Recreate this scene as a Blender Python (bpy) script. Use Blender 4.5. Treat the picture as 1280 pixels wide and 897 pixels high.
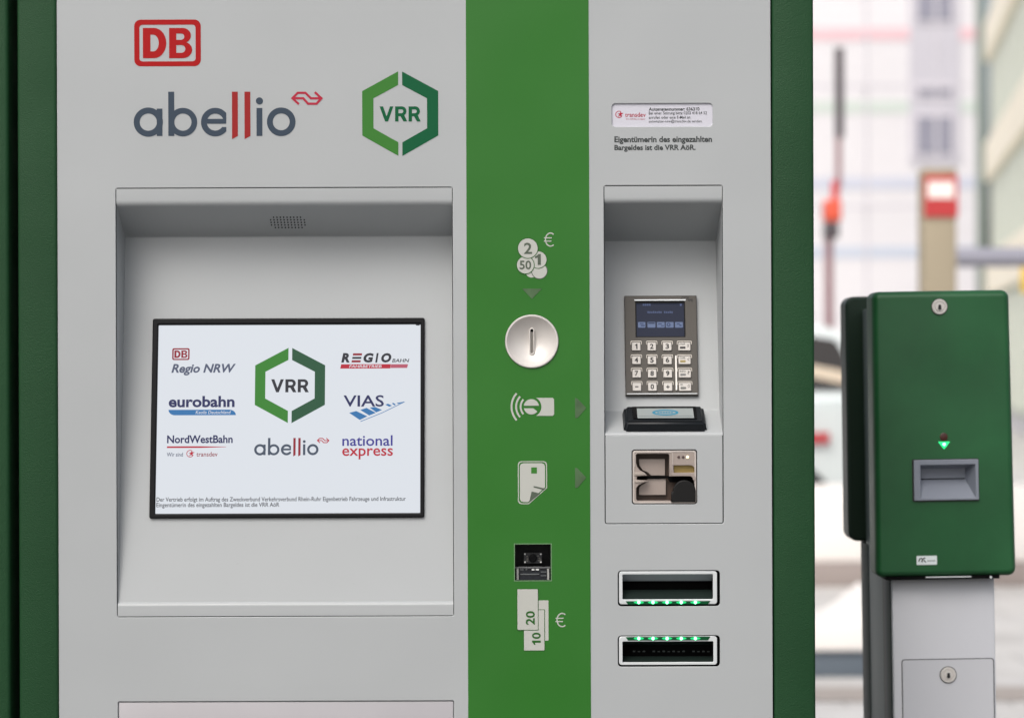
import bpy, bmesh, math, random
from mathutils import Matrix, Vector
random.seed(7)
R = math.radians
# ------------------------------------------------------------------ camera, world, sun, exposure
S = bpy.context.scene
for o in list(bpy.data.objects): bpy.data.objects.remove(o)
COL = S.collection
D, H = 3.2, 1.25                 # camera distance to the machine front, camera height (m)
ROLL = 0.2
cam = bpy.data.cameras.new('camera'); co = bpy.data.objects.new('camera', cam); COL.objects.link(co)
co.location = (0, -D, H)
co.rotation_euler = (R(90), 0, 0)
co.rotation_euler = (Matrix.Rotation(R(90), 3, 'X') @ Matrix.Rotation(R(-ROLL), 3, 'Z')).to_euler()
cam.sensor_width = 36; cam.lens = 90; cam.clip_start = 0.05; cam.clip_end = 2000
cam.dof.use_dof = True; cam.dof.focus_distance = D + 0.04; cam.dof.aperture_fstop = 4.5
S.camera = co
SUN_EL, SUN_AZ = 48, 205         # degrees; azimuth clockwise from +Y (behind the camera, a little to its left)
EXPO = 0.08
S.view_settings.view_transform = 'Standard'; S.view_settings.look = 'None'
S.view_settings.gamma = 1; S.view_settings.use_curve_mapping = False; S.view_settings.exposure = EXPO
W = bpy.data.worlds.new('World'); S.world = W; W.use_nodes = True
nt = W.node_tree; bg = nt.nodes['Background']
sky = nt.nodes.new('ShaderNodeTexSky'); sky.sky_type = 'NISHITA'; sky.sun_disc = False
sky.sun_elevation = R(SUN_EL); sky.sun_rotation = R(SUN_AZ); sky.dust_density = 6.0; sky.air_density = 1.0
hs = nt.nodes.new('ShaderNodeHueSaturation'); hs.inputs['Saturation'].default_value = 0.5   # overcast: grey sky
nt.links.new(sky.outputs[0], hs.inputs['Color']); nt.links.new(hs.outputs[0], bg.inputs['Color'])
bg.inputs['Strength'].default_value = 0.15
sl = bpy.data.lights.new('sun', 'SUN'); sl.energy = 1.05; sl.angle = R(35); sl.color = (1, 0.97, 0.93)
so = bpy.data.objects.new('sun', sl); COL.objects.link(so); so.location = (-3, -6, 8)
sd = Vector((math.sin(R(SUN_AZ)) * math.cos(R(SUN_EL)), math.cos(R(SUN_AZ)) * math.cos(R(SUN_EL)), math.sin(R(SUN_EL))))
so.rotation_euler = sd.to_track_quat('Z', 'Y').to_euler()
S.render.engine = 'CYCLES'
EM = 1.0 / 2 ** EXPO

# ------------------------------------------------------------------ materials
def lin(r, g, b):
    f = lambda c: c / 12.92 if c <= 0.04045 else ((c + 0.055) / 1.055) ** 2.4
    return (f(r / 255), f(g / 255), f(b / 255), 1)
MATS = {}
def mat(name, rgb, rough=0.5, metal=0.0, bump=0.0, bscale=400, var=0.0, vscale=6, emit=0.0, spec=0.5, coat=0.0, alpha=1.0, trans=0.0, rvar=0.0, smudge=0.0, sscale=3.0, wave=0.0):
    if name in MATS: return MATS[name]
    m = bpy.data.materials.new(name); m.use_nodes = True; n = m.node_tree; b = n.nodes['Principled BSDF']
    c = lin(*rgb); b.inputs['Base Color'].default_value = c
    b.inputs['Roughness'].default_value = rough; b.inputs['Metallic'].default_value = metal
    b.inputs['Specular IOR Level'].default_value = spec; b.inputs['Coat Weight'].default_value = coat
    b.inputs['Transmission Weight'].default_value = trans; b.inputs['Alpha'].default_value = alpha
    tc = n.nodes.new('ShaderNodeTexCoord')
    def noise(scale, detail=3):
        t = n.nodes.new('ShaderNodeTexNoise'); t.inputs['Scale'].default_value = scale; t.inputs['Detail'].default_value = detail
        n.links.new(tc.outputs['Object'], t.inputs['Vector']); return t
    if var:
        t = noise(vscale, 6); r = n.nodes.new('ShaderNodeMapRange')
        r.inputs['From Min'].default_value = 0.15; r.inputs['From Max'].default_value = 0.85
        r.inputs['To Min'].default_value = 1 - var; r.inputs['To Max'].default_value = 1 + var
        n.links.new(t.outputs['Fac'], r.inputs['Value'])
        x = n.nodes.new('ShaderNodeMix'); x.data_type = 'RGBA'; x.blend_type = 'MULTIPLY'; x.inputs['Factor'].default_value = 1
        x.inputs['A'].default_value = c; n.links.new(r.outputs[0], x.inputs['B']); n.links.new(x.outputs['Result'], b.inputs['Base Color'])
    if smudge:                   # hand marks and grime: irregular patches, a little darker and duller
        t = noise(sscale, 5); t.inputs['Roughness'].default_value = 0.5; t.inputs['Distortion'].default_value = 0.2
        r = n.nodes.new('ShaderNodeMapRange'); r.inputs['From Min'].default_value = 0.2; r.inputs['From Max'].default_value = 0.85
        r.interpolation_type = 'SMOOTHSTEP'; r.inputs['To Min'].default_value = 1; r.inputs['To Max'].default_value = 1 - smudge; n.links.new(t.outputs['Fac'], r.inputs['Value'])
        t2 = noise(sscale * 70, 2); r2 = n.nodes.new('ShaderNodeMapRange'); r2.inputs['From Min'].default_value = 0.70; r2.inputs['From Max'].default_value = 0.76
        r2.inputs['To Min'].default_value = 1; r2.inputs['To Max'].default_value = 1 - smudge * 0.8; n.links.new(t2.outputs['Fac'], r2.inputs['Value'])
        mu = n.nodes.new('ShaderNodeMath'); mu.operation = 'MULTIPLY'; n.links.new(r.outputs[0], mu.inputs[0]); n.links.new(r2.outputs[0], mu.inputs[1])
        x2 = n.nodes.new('ShaderNodeMix'); x2.data_type = 'RGBA'; x2.blend_type = 'MULTIPLY'; x2.inputs['Factor'].default_value = 1
        src = b.inputs['Base Color'].links[0].from_socket if b.inputs['Base Color'].links else None
        if src: n.links.new(src, x2.inputs['A'])
        else: x2.inputs['A'].default_value = c
        n.links.new(mu.outputs[0], x2.inputs['B']); n.links.new(x2.outputs['Result'], b.inputs['Base Color'])
    if rvar:
        t = noise(9, 5); r = n.nodes.new('ShaderNodeMapRange')
        r.inputs['From Min'].default_value = 0.15; r.inputs['From Max'].default_value = 0.85
        r.inputs['To Min'].default_value = max(0.03, rough - rvar); r.inputs['To Max'].default_value = min(1, rough + rvar)
        n.links.new(t.outputs['Fac'], r.inputs['Value']); n.links.new(r.outputs[0], b.inputs['Roughness'])
    if bump:
        t = noise(bscale, 2); bp = n.nodes.new('ShaderNodeBump'); bp.inputs['Strength'].default_value = bump; bp.inputs['Distance'].default_value = 0.001
        n.links.new(t.outputs['Fac'], bp.inputs['Height']); n.links.new(bp.outputs[0], b.inputs['Normal'])
        if wave:                 # slight waviness of the sheet metal
            t = noise(5, 1); b2 = n.nodes.new('ShaderNodeBump'); b2.inputs['Strength'].default_value = wave; b2.inputs['Distance'].default_value = 0.01
            n.links.new(t.outputs['Fac'], b2.inputs['Height']); n.links.new(b2.outputs[0], bp.inputs['Normal'])
    if emit:
        b.inputs['Emission Color'].default_value = c; b.inputs['Emission Strength'].default_value = emit * EM
    MATS[name] = m; return m
def display(name, rgb, e=0.9):   # lit screen pixels: dark glass that gives off light
    m = mat(name, rgb, 0.3, emit=e, spec=0.2); m.node_tree.nodes['Principled BSDF'].inputs['Base Color'].default_value = (0.01, 0.01, 0.012, 1); return m
GREY = mat('grey_powder_coat', (167, 171, 173), 0.36, bump=0.015, bscale=350, var=0.025, vscale=2.5, rvar=0.10, smudge=0.045, sscale=3.2, wave=0.35)
DOOR = mat('dark_green_powder_coat', (28, 66, 38), 0.55, spec=0.2, bump=0.7, bscale=650, var=0.10, vscale=5, rvar=0.12, smudge=0.14, sscale=6)
STRIPE = mat('green_foil', (42, 107, 34), 0.36, spec=0.35, bump=0.04, bscale=300, var=0.06, vscale=3, rvar=0.12, smudge=0.08, sscale=4, wave=0.5)
BLACK = mat('black_void', (6, 6, 7), 0.8, spec=0.1)
BPLAST = mat('black_plastic', (20, 24, 28), 0.42, spec=0.3, bump=0.04, bscale=500)
GLOSSB = mat('gloss_black', (4, 5, 8), 0.28, spec=0.18)
PRINT = mat('light_grey_print', (176, 178, 172), 0.5, var=0.02, vscale=30)
PGREEN = mat('green_print', (36, 88, 30), 0.5, spec=0.3)
PGREY = mat('grey_print', (80, 90, 78), 0.5, spec=0.3)
RED = mat('red_print', (158, 10, 14), 0.5, spec=0.2, var=0.03)
LRED = mat('brick_red_print', (144, 34, 34), 0.5, spec=0.2)
SLATE = mat('slate_print', (56, 68, 82), 0.5, spec=0.2)
MAG = mat('magenta_print', (166, 30, 56), 0.45, spec=0.3)
VG1 = mat('leaf_green_print', (56, 116, 46), 0.5, spec=0.2)
VG2 = mat('pine_green_print', (2, 84, 50), 0.5, spec=0.2)
TEXT = mat('dark_grey_print', (52, 56, 56), 0.5, spec=0.3)
PAPER = mat('label_paper', (196, 196, 206), 0.4)
STEEL = mat('satin_steel', (212, 208, 204), 0.45, metal=0.2, rvar=0.08, smudge=0.08, sscale=30)
SILVER = mat('silver_rim', (215, 220, 222), 0.3, metal=0.3)
BRONZE = mat('bronze_grey_metal', (80, 77, 73), 0.45, metal=0.3, spec=0.3, bump=0.03)
KEY = mat('pale_key_metal', (194, 190, 185), 0.4, metal=0.1, var=0.03, vscale=120)
INK = mat('key_ink', (22, 22, 24), 0.5)

# ------------------------------------------------------------------ helpers
TH = R(ROLL)
def dr(px, py):                  # photo measurement -> measurement with the camera's roll taken out
    dx, dy = px - 640, 448.5 - py
    return 640 + dx * math.cos(TH) + dy * math.sin(TH), 448.5 - (-dx * math.sin(TH) + dy * math.cos(TH))
def tag(o, label=None, cat=None, group=None, kind=None):
    if label: o['label'] = label
    if cat: o['category'] = cat
    if group: o['group'] = group
    if kind: o['kind'] = kind
    return o
def empty(name, loc, label, cat, group=None):
    o = bpy.data.objects.new(name, None); COL.objects.link(o); o.location = loc; o.empty_display_size = 0.1
    return tag(o, label, cat, group)
def link(name, me, m, parent=None, smooth=None):
    o = bpy.data.objects.new(name, me); COL.objects.link(o)
    if m:
        me.materials.clear(); me.materials.append(m)
    if smooth is not None:
        me.shade_smooth(); me.set_sharp_from_angle(angle=R(smooth))
    if parent:
        o.parent = parent
        if parent.type == 'EMPTY': o.matrix_parent_inverse = Matrix.Translation(-parent.location)
    return o
def done(name, bm, m, parent=None, smooth=None):
    bmesh.ops.recalc_face_normals(bm, faces=bm.faces)
    me = bpy.data.meshes.new(name); bm.to_mesh(me); bm.free(); return link(name, me, m, parent, smooth)
class Plane:                     # a flat face: two points (depth y, row) on it, reference row for the width scale
    def __init__(s, ya, pa, yb, pb, kref=None):
        z = lambda y, p: H + (448.5 - p) / 1000 * (D + y) / D
        s.o = Vector((0, ya, z(ya, pa))); b = Vector((0, yb, z(yb, pb))); s.e2 = (b - s.o).normalized()
        s.n = Vector((1, 0, 0)).cross(s.e2); s.k = kref if kref else (D + (ya + yb) / 2) / D
    def uv(s, qx, qy):
        c = Vector((0, -D, H)); d = Vector((0, D, (448.5 - qy) / 1000))
        t = s.n.dot(s.o - c) / s.n.dot(d); p = c + d * t
        return (qx - 640) / 1000 * s.k, s.e2.dot(p - s.o)
    def w(s, u, v, w): return s.o + Vector((u, 0, 0)) + s.e2 * v + s.n * w
FP = Plane(0, 800, 0, 100)
def shift(loop):
    xs = [p[0] for p in loop]; ys = [p[1] for p in loop]; c = ((min(xs) + max(xs)) / 2, (min(ys) + max(ys)) / 2)
    q = dr(*c); return [(x + q[0] - c[0], y + q[1] - c[1]) for x, y in loop]
def flat(name, items, m, parent, pl=FP, w0=0.0, w1=0.0002, bevel=0.0, step=0.00005, smooth=None):
    """outlines with holes -> a sheet of real thickness lying on plane pl; items = [[outline, hole, ...], ...]"""
    big = bmesh.new()
    for i, loops in enumerate(items):
        cu = bpy.data.curves.new('tmp', 'CURVE'); cu.dimensions = '2D'; cu.fill_mode = 'BOTH'
        cu.extrude = (w1 - w0) / 2 - bevel
        if bevel: cu.bevel_depth = bevel; cu.bevel_resolution = 2; cu.offset = -bevel
        for lp in loops:
            sp = cu.splines.new('POLY'); lp = shift(lp); sp.points.add(len(lp) - 1); sp.use_cyclic_u = True
            for p, q in zip(sp.points, lp): u, v = pl.uv(*q); p.co = (u, v, 0, 1)
        ob = bpy.data.objects.new('tmp', cu); me = bpy.data.meshes.new_from_object(ob)
        mid = (w0 + w1) / 2 + i * step
        for v in me.vertices: v.co = pl.w(v.co.x, v.co.y, mid + v.co.z)
        big.from_mesh(me); bpy.data.objects.remove(ob); bpy.data.curves.remove(cu); bpy.data.meshes.remove(me)
    return done(name, big, m, parent, smooth)
def text(name, s, box, m, parent, pl=FP, w=0.00025, bold=0.0, shear=0.0, rot=0, res=3):
    """lettering fitted into a measured box (x0, y0, x1, y1)"""
    cu = bpy.data.curves.new('tmp', 'FONT'); cu.body = s; cu.offset = bold; cu.shear = shear; cu.resolution_u = res
    ob = bpy.data.objects.new('tmp', cu); me = bpy.data.meshes.new_from_object(ob)
    if rot:
        for v in me.vertices: v.co = (-v.co.y, v.co.x, 0)
    xs = [v.co.x for v in me.vertices]; ys = [v.co.y for v in me.vertices]
    x0, x1, y0, y1 = min(xs), max(xs), min(ys), max(ys)
    b = shift([(box[0], box[1]), (box[2], box[3])])
    for v in me.vertices:
        qx = b[0][0] + (v.co.x - x0) / (x1 - x0) * (b[1][0] - b[0][0]); qy = b[1][1] - (v.co.y - y0) / (y1 - y0) * (b[1][1] - b[0][1])
        v.co = pl.w(*pl.uv(qx, qy), w)
    bpy.data.objects.remove(ob); bpy.data.curves.remove(cu)
    me.name = name; return link(name, me, m, parent)
def rr(x0, y0, x1, y1, r=0.0, n=6):
    if r <= 0: return [(x0, y0), (x1, y0), (x1, y1), (x0, y1)]
    out = []
    for cx, cy, a in ((x1 - r, y0 + r, -90), (x1 - r, y1 - r, 0), (x0 + r, y1 - r, 90), (x0 + r, y0 + r, 180)):
        out += [(cx + r * math.cos(R(a + 90 * i / n)), cy + r * math.sin(R(a + 90 * i / n))) for i in range(n + 1)]
    return out
def arc(cx, cy, rx, a0, a1, n=20, ry=None):
    ry = ry or rx; return [(cx + rx * math.cos(R(a0 + (a1 - a0) * i / n)), cy + ry * math.sin(R(a0 + (a1 - a0) * i / n))) for i in range(n + 1)]
def circ(cx, cy, r, n=40): return arc(cx, cy, r, 0, 360 - 360 / n, n - 1)
def stroke(pts, w):
    L_, R_ = [], []
    P = [Vector(p) for p in pts]
    for i, p in enumerate(P):
        d0 = (P[i] - P[i - 1]).normalized() if i else None; d1 = (P[i + 1] - P[i]).normalized() if i < len(P) - 1 else None
        d0 = d0 or d1; d1 = d1 or d0; n0 = Vector((-d0.y, d0.x)); n1 = Vector((-d1.y, d1.x)); m = (n0 + n1).normalized()
        k = min(w / 2 / max(0.3, m.dot(n0)), w * 1.3); L_.append(tuple(p + m * k)); R_.append(tuple(p - m * k))
    return L_ + R_[::-1]
def aff(items, src, dst):
    fx = (dst[2] - dst[0]) / (src[2] - src[0]); fy = (dst[3] - dst[1]) / (src[3] - src[1])
    return [[[(dst[0] + (x - src[0]) * fx, dst[1] + (y - src[1]) * fy) for x, y in lp] for lp in it] for it in items]
def RQ(px0, py0, px1, py1, y=0.0):       # measured rectangle at depth y -> x0, x1, z0, z1
    (a, b), (c, d) = shift([(px0, py0), (px1, py1)]); k = (D + y) / D / 1000
    return (a - 640) * k, (c - 640) * k, H + (448.5 - d) * k, H + (448.5 - b) * k
def addbox(bm, x0, x1, y0, y1, z0, z1, bev=0, seg=2):
    r = bmesh.ops.create_cube(bm, size=1); vs = r['verts']
    for v in vs: v.co = ((x0 + x1) / 2 + v.co.x * (x1 - x0), (y0 + y1) / 2 + v.co.y * (y1 - y0), (z0 + z1) / 2 + v.co.z * (z1 - z0))
    if bev: bmesh.ops.bevel(bm, geom=list({e for v in vs for e in v.link_edges}), offset=bev, segments=seg, affect='EDGES', profile=0.5)
def box(name, x0, x1, y0, y1, z0, z1, m, parent, bev=0, seg=2):
    bm = bmesh.new(); addbox(bm, x0, x1, y0, y1, z0, z1, bev, seg); return done(name, bm, m, parent, 35 if bev else None)
def lathe(name, px, py, prof, m, parent, y=0.0, n=56, smooth=30):  # prof (radius px, depth m), turned about the viewing axis
    q = dr(px, py); k = (D + y) / D / 1000; cx, cz = (q[0] - 640) * k, H + (448.5 - q[1]) * k
    bm = bmesh.new(); rings = []
    for r, d in prof:
        if r == 0: rings.append([bm.verts.new((cx, y + d, cz))])
        else: rings.append([bm.verts.new((cx + r * k * math.cos(2 * math.pi * i / n), y + d, cz + r * k * math.sin(2 * math.pi * i / n))) for i in range(n)])
    for a, b in zip(rings, rings[1:]):
        for i in range(n):
            j = (i + 1) % n
            if len(a) == 1: bm.faces.new((a[0], b[i], b[j]))
            elif len(b) == 1: bm.faces.new((a[i], a[j], b[0]))
            else: bm.faces.new((a[i], a[j], b[j], b[i]))
    return done(name, bm, m, parent, smooth)
def profile(name, pts, x0, x1, m, parent, ends=None):   # a folded sheet: (y, z) profile drawn along x; ends close its sides
    bm = bmesh.new(); A = [bm.verts.new((x0, y, z)) for y, z in pts]; B = [bm.verts.new((x1, y, z)) for y, z in pts]
    for i in range(len(pts) - 1): bm.faces.new((A[i], A[i + 1], B[i + 1], B[i]))
    if ends:
        for x in (x0, x1): bm.faces.new([bm.verts.new((x, y, z)) for y, z in ends])
    return done(name, bm, m, parent, 32)
def zq(px, py, y=0.0): return H + (448.5 - dr(px, py)[1]) / 1000 * (D + y) / D

# ------------------------------------------------------------------ logo outlines (drawn in their own units)
def db_letters():                # in a 62 x 38 box
    d = [[(0, 0)] + [(14, 0)] + arc(14, 19, 15.5, -90, 90, 14, 19) + [(0, 38)], [(9.5, 8.5)] + arc(13, 19, 7, -90, 90, 12, 10.5) + [(9.5, 29.5)]]
    b = [[(33, 0)] + arc(50, 9.6, 10.5, -90, 62, 12, 9.6) + arc(50, 27.5, 12, -55, 90, 12, 10.5) + [(33, 38)],
         [(42, 7)] + arc(48, 11, 4.2, -90, 90, 8, 4) + [(42, 15)], [(42, 21.5)] + arc(48.5, 26.4, 5, -90, 90, 8, 4.9) + [(42, 31.3)]]
    return [d, b]
def abellio():
    a = [[circ(125, 260, 90), circ(125, 260, 53)]]; a2 = [[rr(177, 177, 212, 345)]]
    b = [[rr(248, 73, 285, 345)]]; b2 = [[circ(338, 260, 88), circ(338, 260, 53)]]
    e = [[arc(537, 260, 88, -39.4, -320.6, 40) + [(605, 290), (579.5, 290)] + arc(537, 260, 52, 35, 169, 16) + [(486, 270), (605, 270)],
          arc(537, 260, 52, -157.4, -22.6, 16)]]
    i = [[rr(791, 173, 827, 345)], [circ(809, 130, 22)]]; o = [[circ(943, 258, 88), circ(943, 258, 52)]]
    ll = [[[(x, 73), (x + 36, 73), (x + 36, 345), (x, 365)]] for x in (640, 717)]
    ar = [[stroke([(1052, 150), (1012, 113), (1045, 80), (1092, 80), (1126, 114), (1190, 114)], 14)], [stroke([(1150, 76), (1190, 114), (1160, 147), (1108, 147), (1078, 113), (1014, 113)], 14)]]
    return a + a2 + b + b2 + e + i + o, ll, ar
def hexagon():
    l = [(45, 0), (0, 24.5), (0, 80), (45, 105.5), (45, 88.5), (14, 71), (14, 33.5), (45, 17)]
    return [[l]], [[[(95 - x, y) for x, y in l]]]
def transdev_icon(cx, cy, r):
    ring = [[arc(cx, cy, r, 20, 300, 24) + arc(cx, cy, r * 0.82, 300, 20, 24)]]
    star = [[[(cx + r * a, cy + r * b) for a, b in ((-.35, .75), (.1, 0), (-.45, -.15), (.25, -.35), (.5, -1.0), (.62, -.42), (1.25, -.4), (.72, 0), (.6, .75), (.3, .3))]]]
    return ring + star

def numeral_one(box, m, name, parent, pl=FP, w=0.0003, rot=0):
    lp = [(0, 3.2), (0, 5.6), (2.6, 4.6), (2.6, 14), (5.6, 14), (5.6, 0), (3.2, 0), (2.2, 1.8)]
    if rot: lp = [(y, 5.6 - x) for x, y in lp]; src = (0, 0, 14, 5.6)
    else: src = (0, 0, 5.6, 14)
    return flat(name, aff([[lp]], src, box), m, parent, pl, w, w + 0.0001)
def euro(box, m, parent, w=0.0007):
    c_ = arc(7.6, 9, 6.6, 52, 308, 26, 8.4) + arc(7.6, 9, 5.2, 308, 52, 26, 7.0)
    b1 = [(0, 6.4), (9.4, 6.4), (9.0, 7.6), (0, 7.6)]; b2 = [(0, 10.2), (8.8, 10.2), (8.4, 11.4), (0, 11.4)]
    return flat('euro_symbol', aff([[c_], [b1], [b2]], (0, .6, 12, 17.4), box), m, parent, w0=w, w1=w + 0.0001)
def vrr():                       # in a 100 x 37 box
    v = [[(0, 0), (8.6, 0), (17, 24.5), (25.4, 0), (33.8, 0), (20.6, 37), (13.4, 37)]]
    def r_(o): return [[(o, 0)] + arc(o + 16.5, 11.6, 11.2, -90, 58, 12, 11.6) + [(o + 29.5, 37), (o + 20.4, 37), (o + 13.2, 24.2), (o + 8.2, 24.2), (o + 8.2, 37), (o, 37)], [(o + 8.2, 7.2)] + arc(o + 15.4, 12, 4.6, -90, 90, 8, 4.8) + [(o + 8.2, 16.8)]]
    return [v, r_(38), r_(71)]
# ------------------------------------------------------------------ ground
def ground_material():
    m = bpy.data.materials.new('paving'); m.use_nodes = True; n = m.node_tree; b = n.nodes['Principled BSDF']; b.inputs['Roughness'].default_value = 0.6
    tc = n.nodes.new('ShaderNodeTexCoord'); br = n.nodes.new('ShaderNodeTexBrick'); br.offset = 0.5
    br.inputs['Color1'].default_value = (0.58, 0.57, 0.55, 1); br.inputs['Color2'].default_value = (0.52, 0.51, 0.50, 1); br.inputs['Mortar'].default_value = (0.34, 0.33, 0.32, 1)
    br.inputs['Scale'].default_value = 1.0; br.inputs['Mortar Size'].default_value = 0.006; br.inputs['Brick Width'].default_value = 0.6; br.inputs['Row Height'].default_value = 0.4
    no = n.nodes.new('ShaderNodeTexNoise'); no.inputs['Scale'].default_value = 3; no.inputs['Detail'].default_value = 8
    mx = n.nodes.new('ShaderNodeMix'); mx.data_type = 'RGBA'; mx.blend_type = 'OVERLAY'; mx.inputs['Factor'].default_value = 0.35
    n.links.new(tc.outputs['Object'], br.inputs['Vector']); n.links.new(tc.outputs['Object'], no.inputs['Vector'])
    n.links.new(br.outputs['Color'], mx.inputs['A']); n.links.new(no.outputs['Fac'], mx.inputs['B']); n.links.new(mx.outputs['Result'], b.inputs['Base Color'])
    return m
bm = bmesh.new(); bmesh.ops.create_grid(bm, x_segments=1, y_segments=1, size=600)
tag(done('pavement', bm, ground_material()), kind='structure')
bm = bmesh.new(); bm.faces.new([bm.verts.new(p) for p in ((-14, -16, .004), (14, -16, .004), (14, 4.6, .004), (-14, 4.6, .004))])
tag(done('added_dark_ground', bm, mat('added_asphalt', (98, 97, 96), 0.85, bump=.6, bscale=120, var=.15, vscale=2)), kind='structure')  # unseen dark ground, added to cut light bounced up into the recesses

# ------------------------------------------------------------------ ticket machine
MX = RQ(23, 400, 1018, 500)[:2]
tm = empty('ticket_machine', ((MX[0] + MX[1]) / 2, 0.2, 0), 'grey and green ticket vending machine with lit screen, keypad and coin slot', 'ticket machine')
MB, MT = 0.0, 1.85               # base and top heights
xa, xb = MX
xl, xr = RQ(72.3, 400, 966.3, 500)[:2]
bm = bmesh.new()                 # cabinet: two cheeks, roof, back, plinth
addbox(bm, xa, xl, -0.002, 0.45, MB, MT, 0.004, 3)
cab = done('side_frame', bm, DOOR, tm, 35)
bm = bmesh.new(); addbox(bm, xr, xb, -0.002, 0.45, MB, MT, 0.004, 3); done('side_frame', bm, DOOR, tm, 35)
box('roof', xl + 0.0005, xr - 0.0005, -0.002, 0.45, 1.80, MT, DOOR, tm, 0.004, 3)
box('plinth', xl + 0.0005, xr - 0.0005, 0.01, 0.45, MB, 0.10, BPLAST, tm, 0.003)
box('back_panel', xl + 0.0005, xr - 0.0005, 0.43, 0.449, 0.101, 1.799, DOOR, tm)
# front sheet with its cut-outs
z_top = 448.5 - (1.796 - H) * 1000; z_bot = 448.5 + (H - 0.104) * 1000
HOLE_L = (145.4, 234.4, 566.6, 770.3); HOLE_R = (755.4, 231.6, 904.0, 654.4)
front = flat('front_panel', [[rr(73.4, z_top, 965.6, z_bot, 1), rr(*HOLE_L, 3), rr(*HOLE_R, 3), rr(764.9, 129.4, 890.8, 158.4, 4.5),
      rr(772.4, 712.6, 900.0, 757.2, 4.5), rr(772.4, 793.8, 900.0, 832.6, 4.5), rr(147.6, 875.6, 567.6, 1005, 2), rr(642.6, 678.8, 689.5, 725.8, 0.5), circ(664.7, 426.5, 33.6)]],
      GREY, tm, w0=-0.003, w1=0.0, bevel=0.0007, smooth=35)
flat('green_stripe', [[rr(584.8, z_top + 2, 738.2, z_bot - 2), rr(642.4, 678.6, 689.7, 726.0, 0.5), circ(664.7, 426.5, 33.8)]], STRIPE, tm, w0=0.0001, w1=0.0005)

# ---- logos and lettering on the grey panel
lg = flat('rail_logo_frame', [[rr(167.8, 24.8, 251, 83, 8), rr(174.3, 31.2, 244.5, 77, 4)]], RED, front, w0=0.0001, w1=0.0003)
flat('rail_logo_lettering', aff(db_letters(), (0, 0, 62, 38), (178.6, 35.2, 240.2, 73.0)), RED, front, w0=0.0001, w1=0.0003)
Z5 = lambda x: x / 4.923
ab, ll, ar = abellio(); SRC = (35, 73, 1200, 365); DST = (160 + Z5(35), 100 + Z5(73), 160 + Z5(1200), 100 + Z5(365))
for it in ab: flat('operator_logo_stroke', aff([it], SRC, DST), SLATE, front, w0=0.0001, w1=0.0003 if it in ab[::2] else 0.00035)
flat('operator_logo_bars', aff(ll, SRC, DST), LRED, front, w0=0.0001, w1=0.0003)
flat('operator_logo_arrows', aff(ar, SRC, DST), MAG, front, w0=0.0001, w1=0.0003)
h1, h2 = hexagon(); HD = (452.8, 89.5, 547.8, 195)
flat('hexagon_logo', aff(h1, (0, 0, 95, 105.5), HD), VG1, front, w0=0.0001, w1=0.0003)
flat('hexagon_logo', aff(h2, (0, 0, 95, 105.5), HD), VG2, front, w0=0.0001, w1=0.0003)
flat('hexagon_logo_lettering', aff(vrr(), (0, 0, 100.5, 37), (474.5, 133.2, 525.8, 152.0)), VG2, front, w0=0.0001, w1=0.0003)
text('lettering', 'Eigentümerin des eingezahlten', (768, 170.4, 890, 180.2), mat('panel_text_grey', (62, 66, 66), 0.5, spec=0.2), front, bold=0.03)
text('lettering', 'Bargeldes ist die VRR AöR.', (768, 181.0, 869.5, 189.8), mat('panel_text_grey', (62, 66, 66), 0.5, spec=0.2), front, bold=0.03)
# paper label behind its little window
LP = Plane(0.0022, 200, 0.0022, 100)
lab = flat('information_label', [[rr(762, 127, 893, 161)]], PAPER, tm, LP, -0.0006, 0.0)
flat('label_emblem', transdev_icon(773.7, 143.2, 4.5), MAG, lab, LP, 0.0001, 0.0002)
text('label_lettering', 'transdev', (781.3, 140.8, 807, 146.3), MAG, lab, LP, bold=0.006)
text('label_lettering', 'the mobility company', (782.4, 148, 806.8, 150.2), MAG, lab, LP)
for s, bx_, bo in (('Automatennummer: 636310', (811, 134.3, 874.3, 138.6), 0.022), ('Bei einer Störung bitte 0203 418 64 52', (811, 139.5, 883.6, 144.4), 0.004),
                   ('anrufen oder eine E-Mail an', (811, 144.9, 862.8, 148.6), 0.004), ('automaten-nrw@transdev.de senden.', (811, 149.8, 878, 154.2), 0.0)):
    text('label_lettering', s, bx_, TEXT, lab, LP, bold=bo)

# ---- screen recess: lintel, sloping ceiling, back plate leaning back, sill
DL = 0.075
RX0, RX1, _, _ = RQ(146.2, 235.2, 565.8, 769.4)
def rounded(pts, k):             # round profile corners: k = {index: radius}
    out = []
    for i, p in enumerate(pts):
        if i in k:
            p = Vector(p); a = (Vector(pts[i - 1]) - p).normalized(); b = (Vector(pts[i + 1]) - p).normalized(); r = k[i]
            A, B = p + a * r, p + b * r
            out += [tuple(A * (1 - t) ** 2 + p * 2 * t * (1 - t) + B * t * t) for t in (0, .17, .33, .5, .67, .83, 1)]
        else: out.append(tuple(p))
    return out
cpx = 356
Lp = [(0.0004, zq(cpx, 235.3)), (0.0004, zq(cpx, 255.5)), (DL, zq(cpx, 295.5, DL)), (0.0035, zq(cpx, 752)), (0.0004, zq(cpx, 755)), (0.0004, zq(cpx, 769.2))]
Lr = rounded(Lp, {1: 0.006, 2: 0.002, 4: 0.002})
rec = profile('screen_recess', [(0.006, Lp[0][1])] + Lr + [(0.006, Lp[-1][1])], RX0, RX1, GREY, tm, ends=[(0.001, Lp[1][1])] + [p for p in Lr if Lp[4][1] <= p[1] <= Lp[1][1]] + [(0.001, Lp[4][1])])
CP = Plane(0.0004, 255.5, DL, 295.5); CP.e2 = (Vector((0, Lp[1][0], Lp[1][1])) - Vector((0, Lp[2][0], Lp[2][1]))).normalized(); CP.n = Vector((1, 0, 0)).cross(CP.e2)
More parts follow.
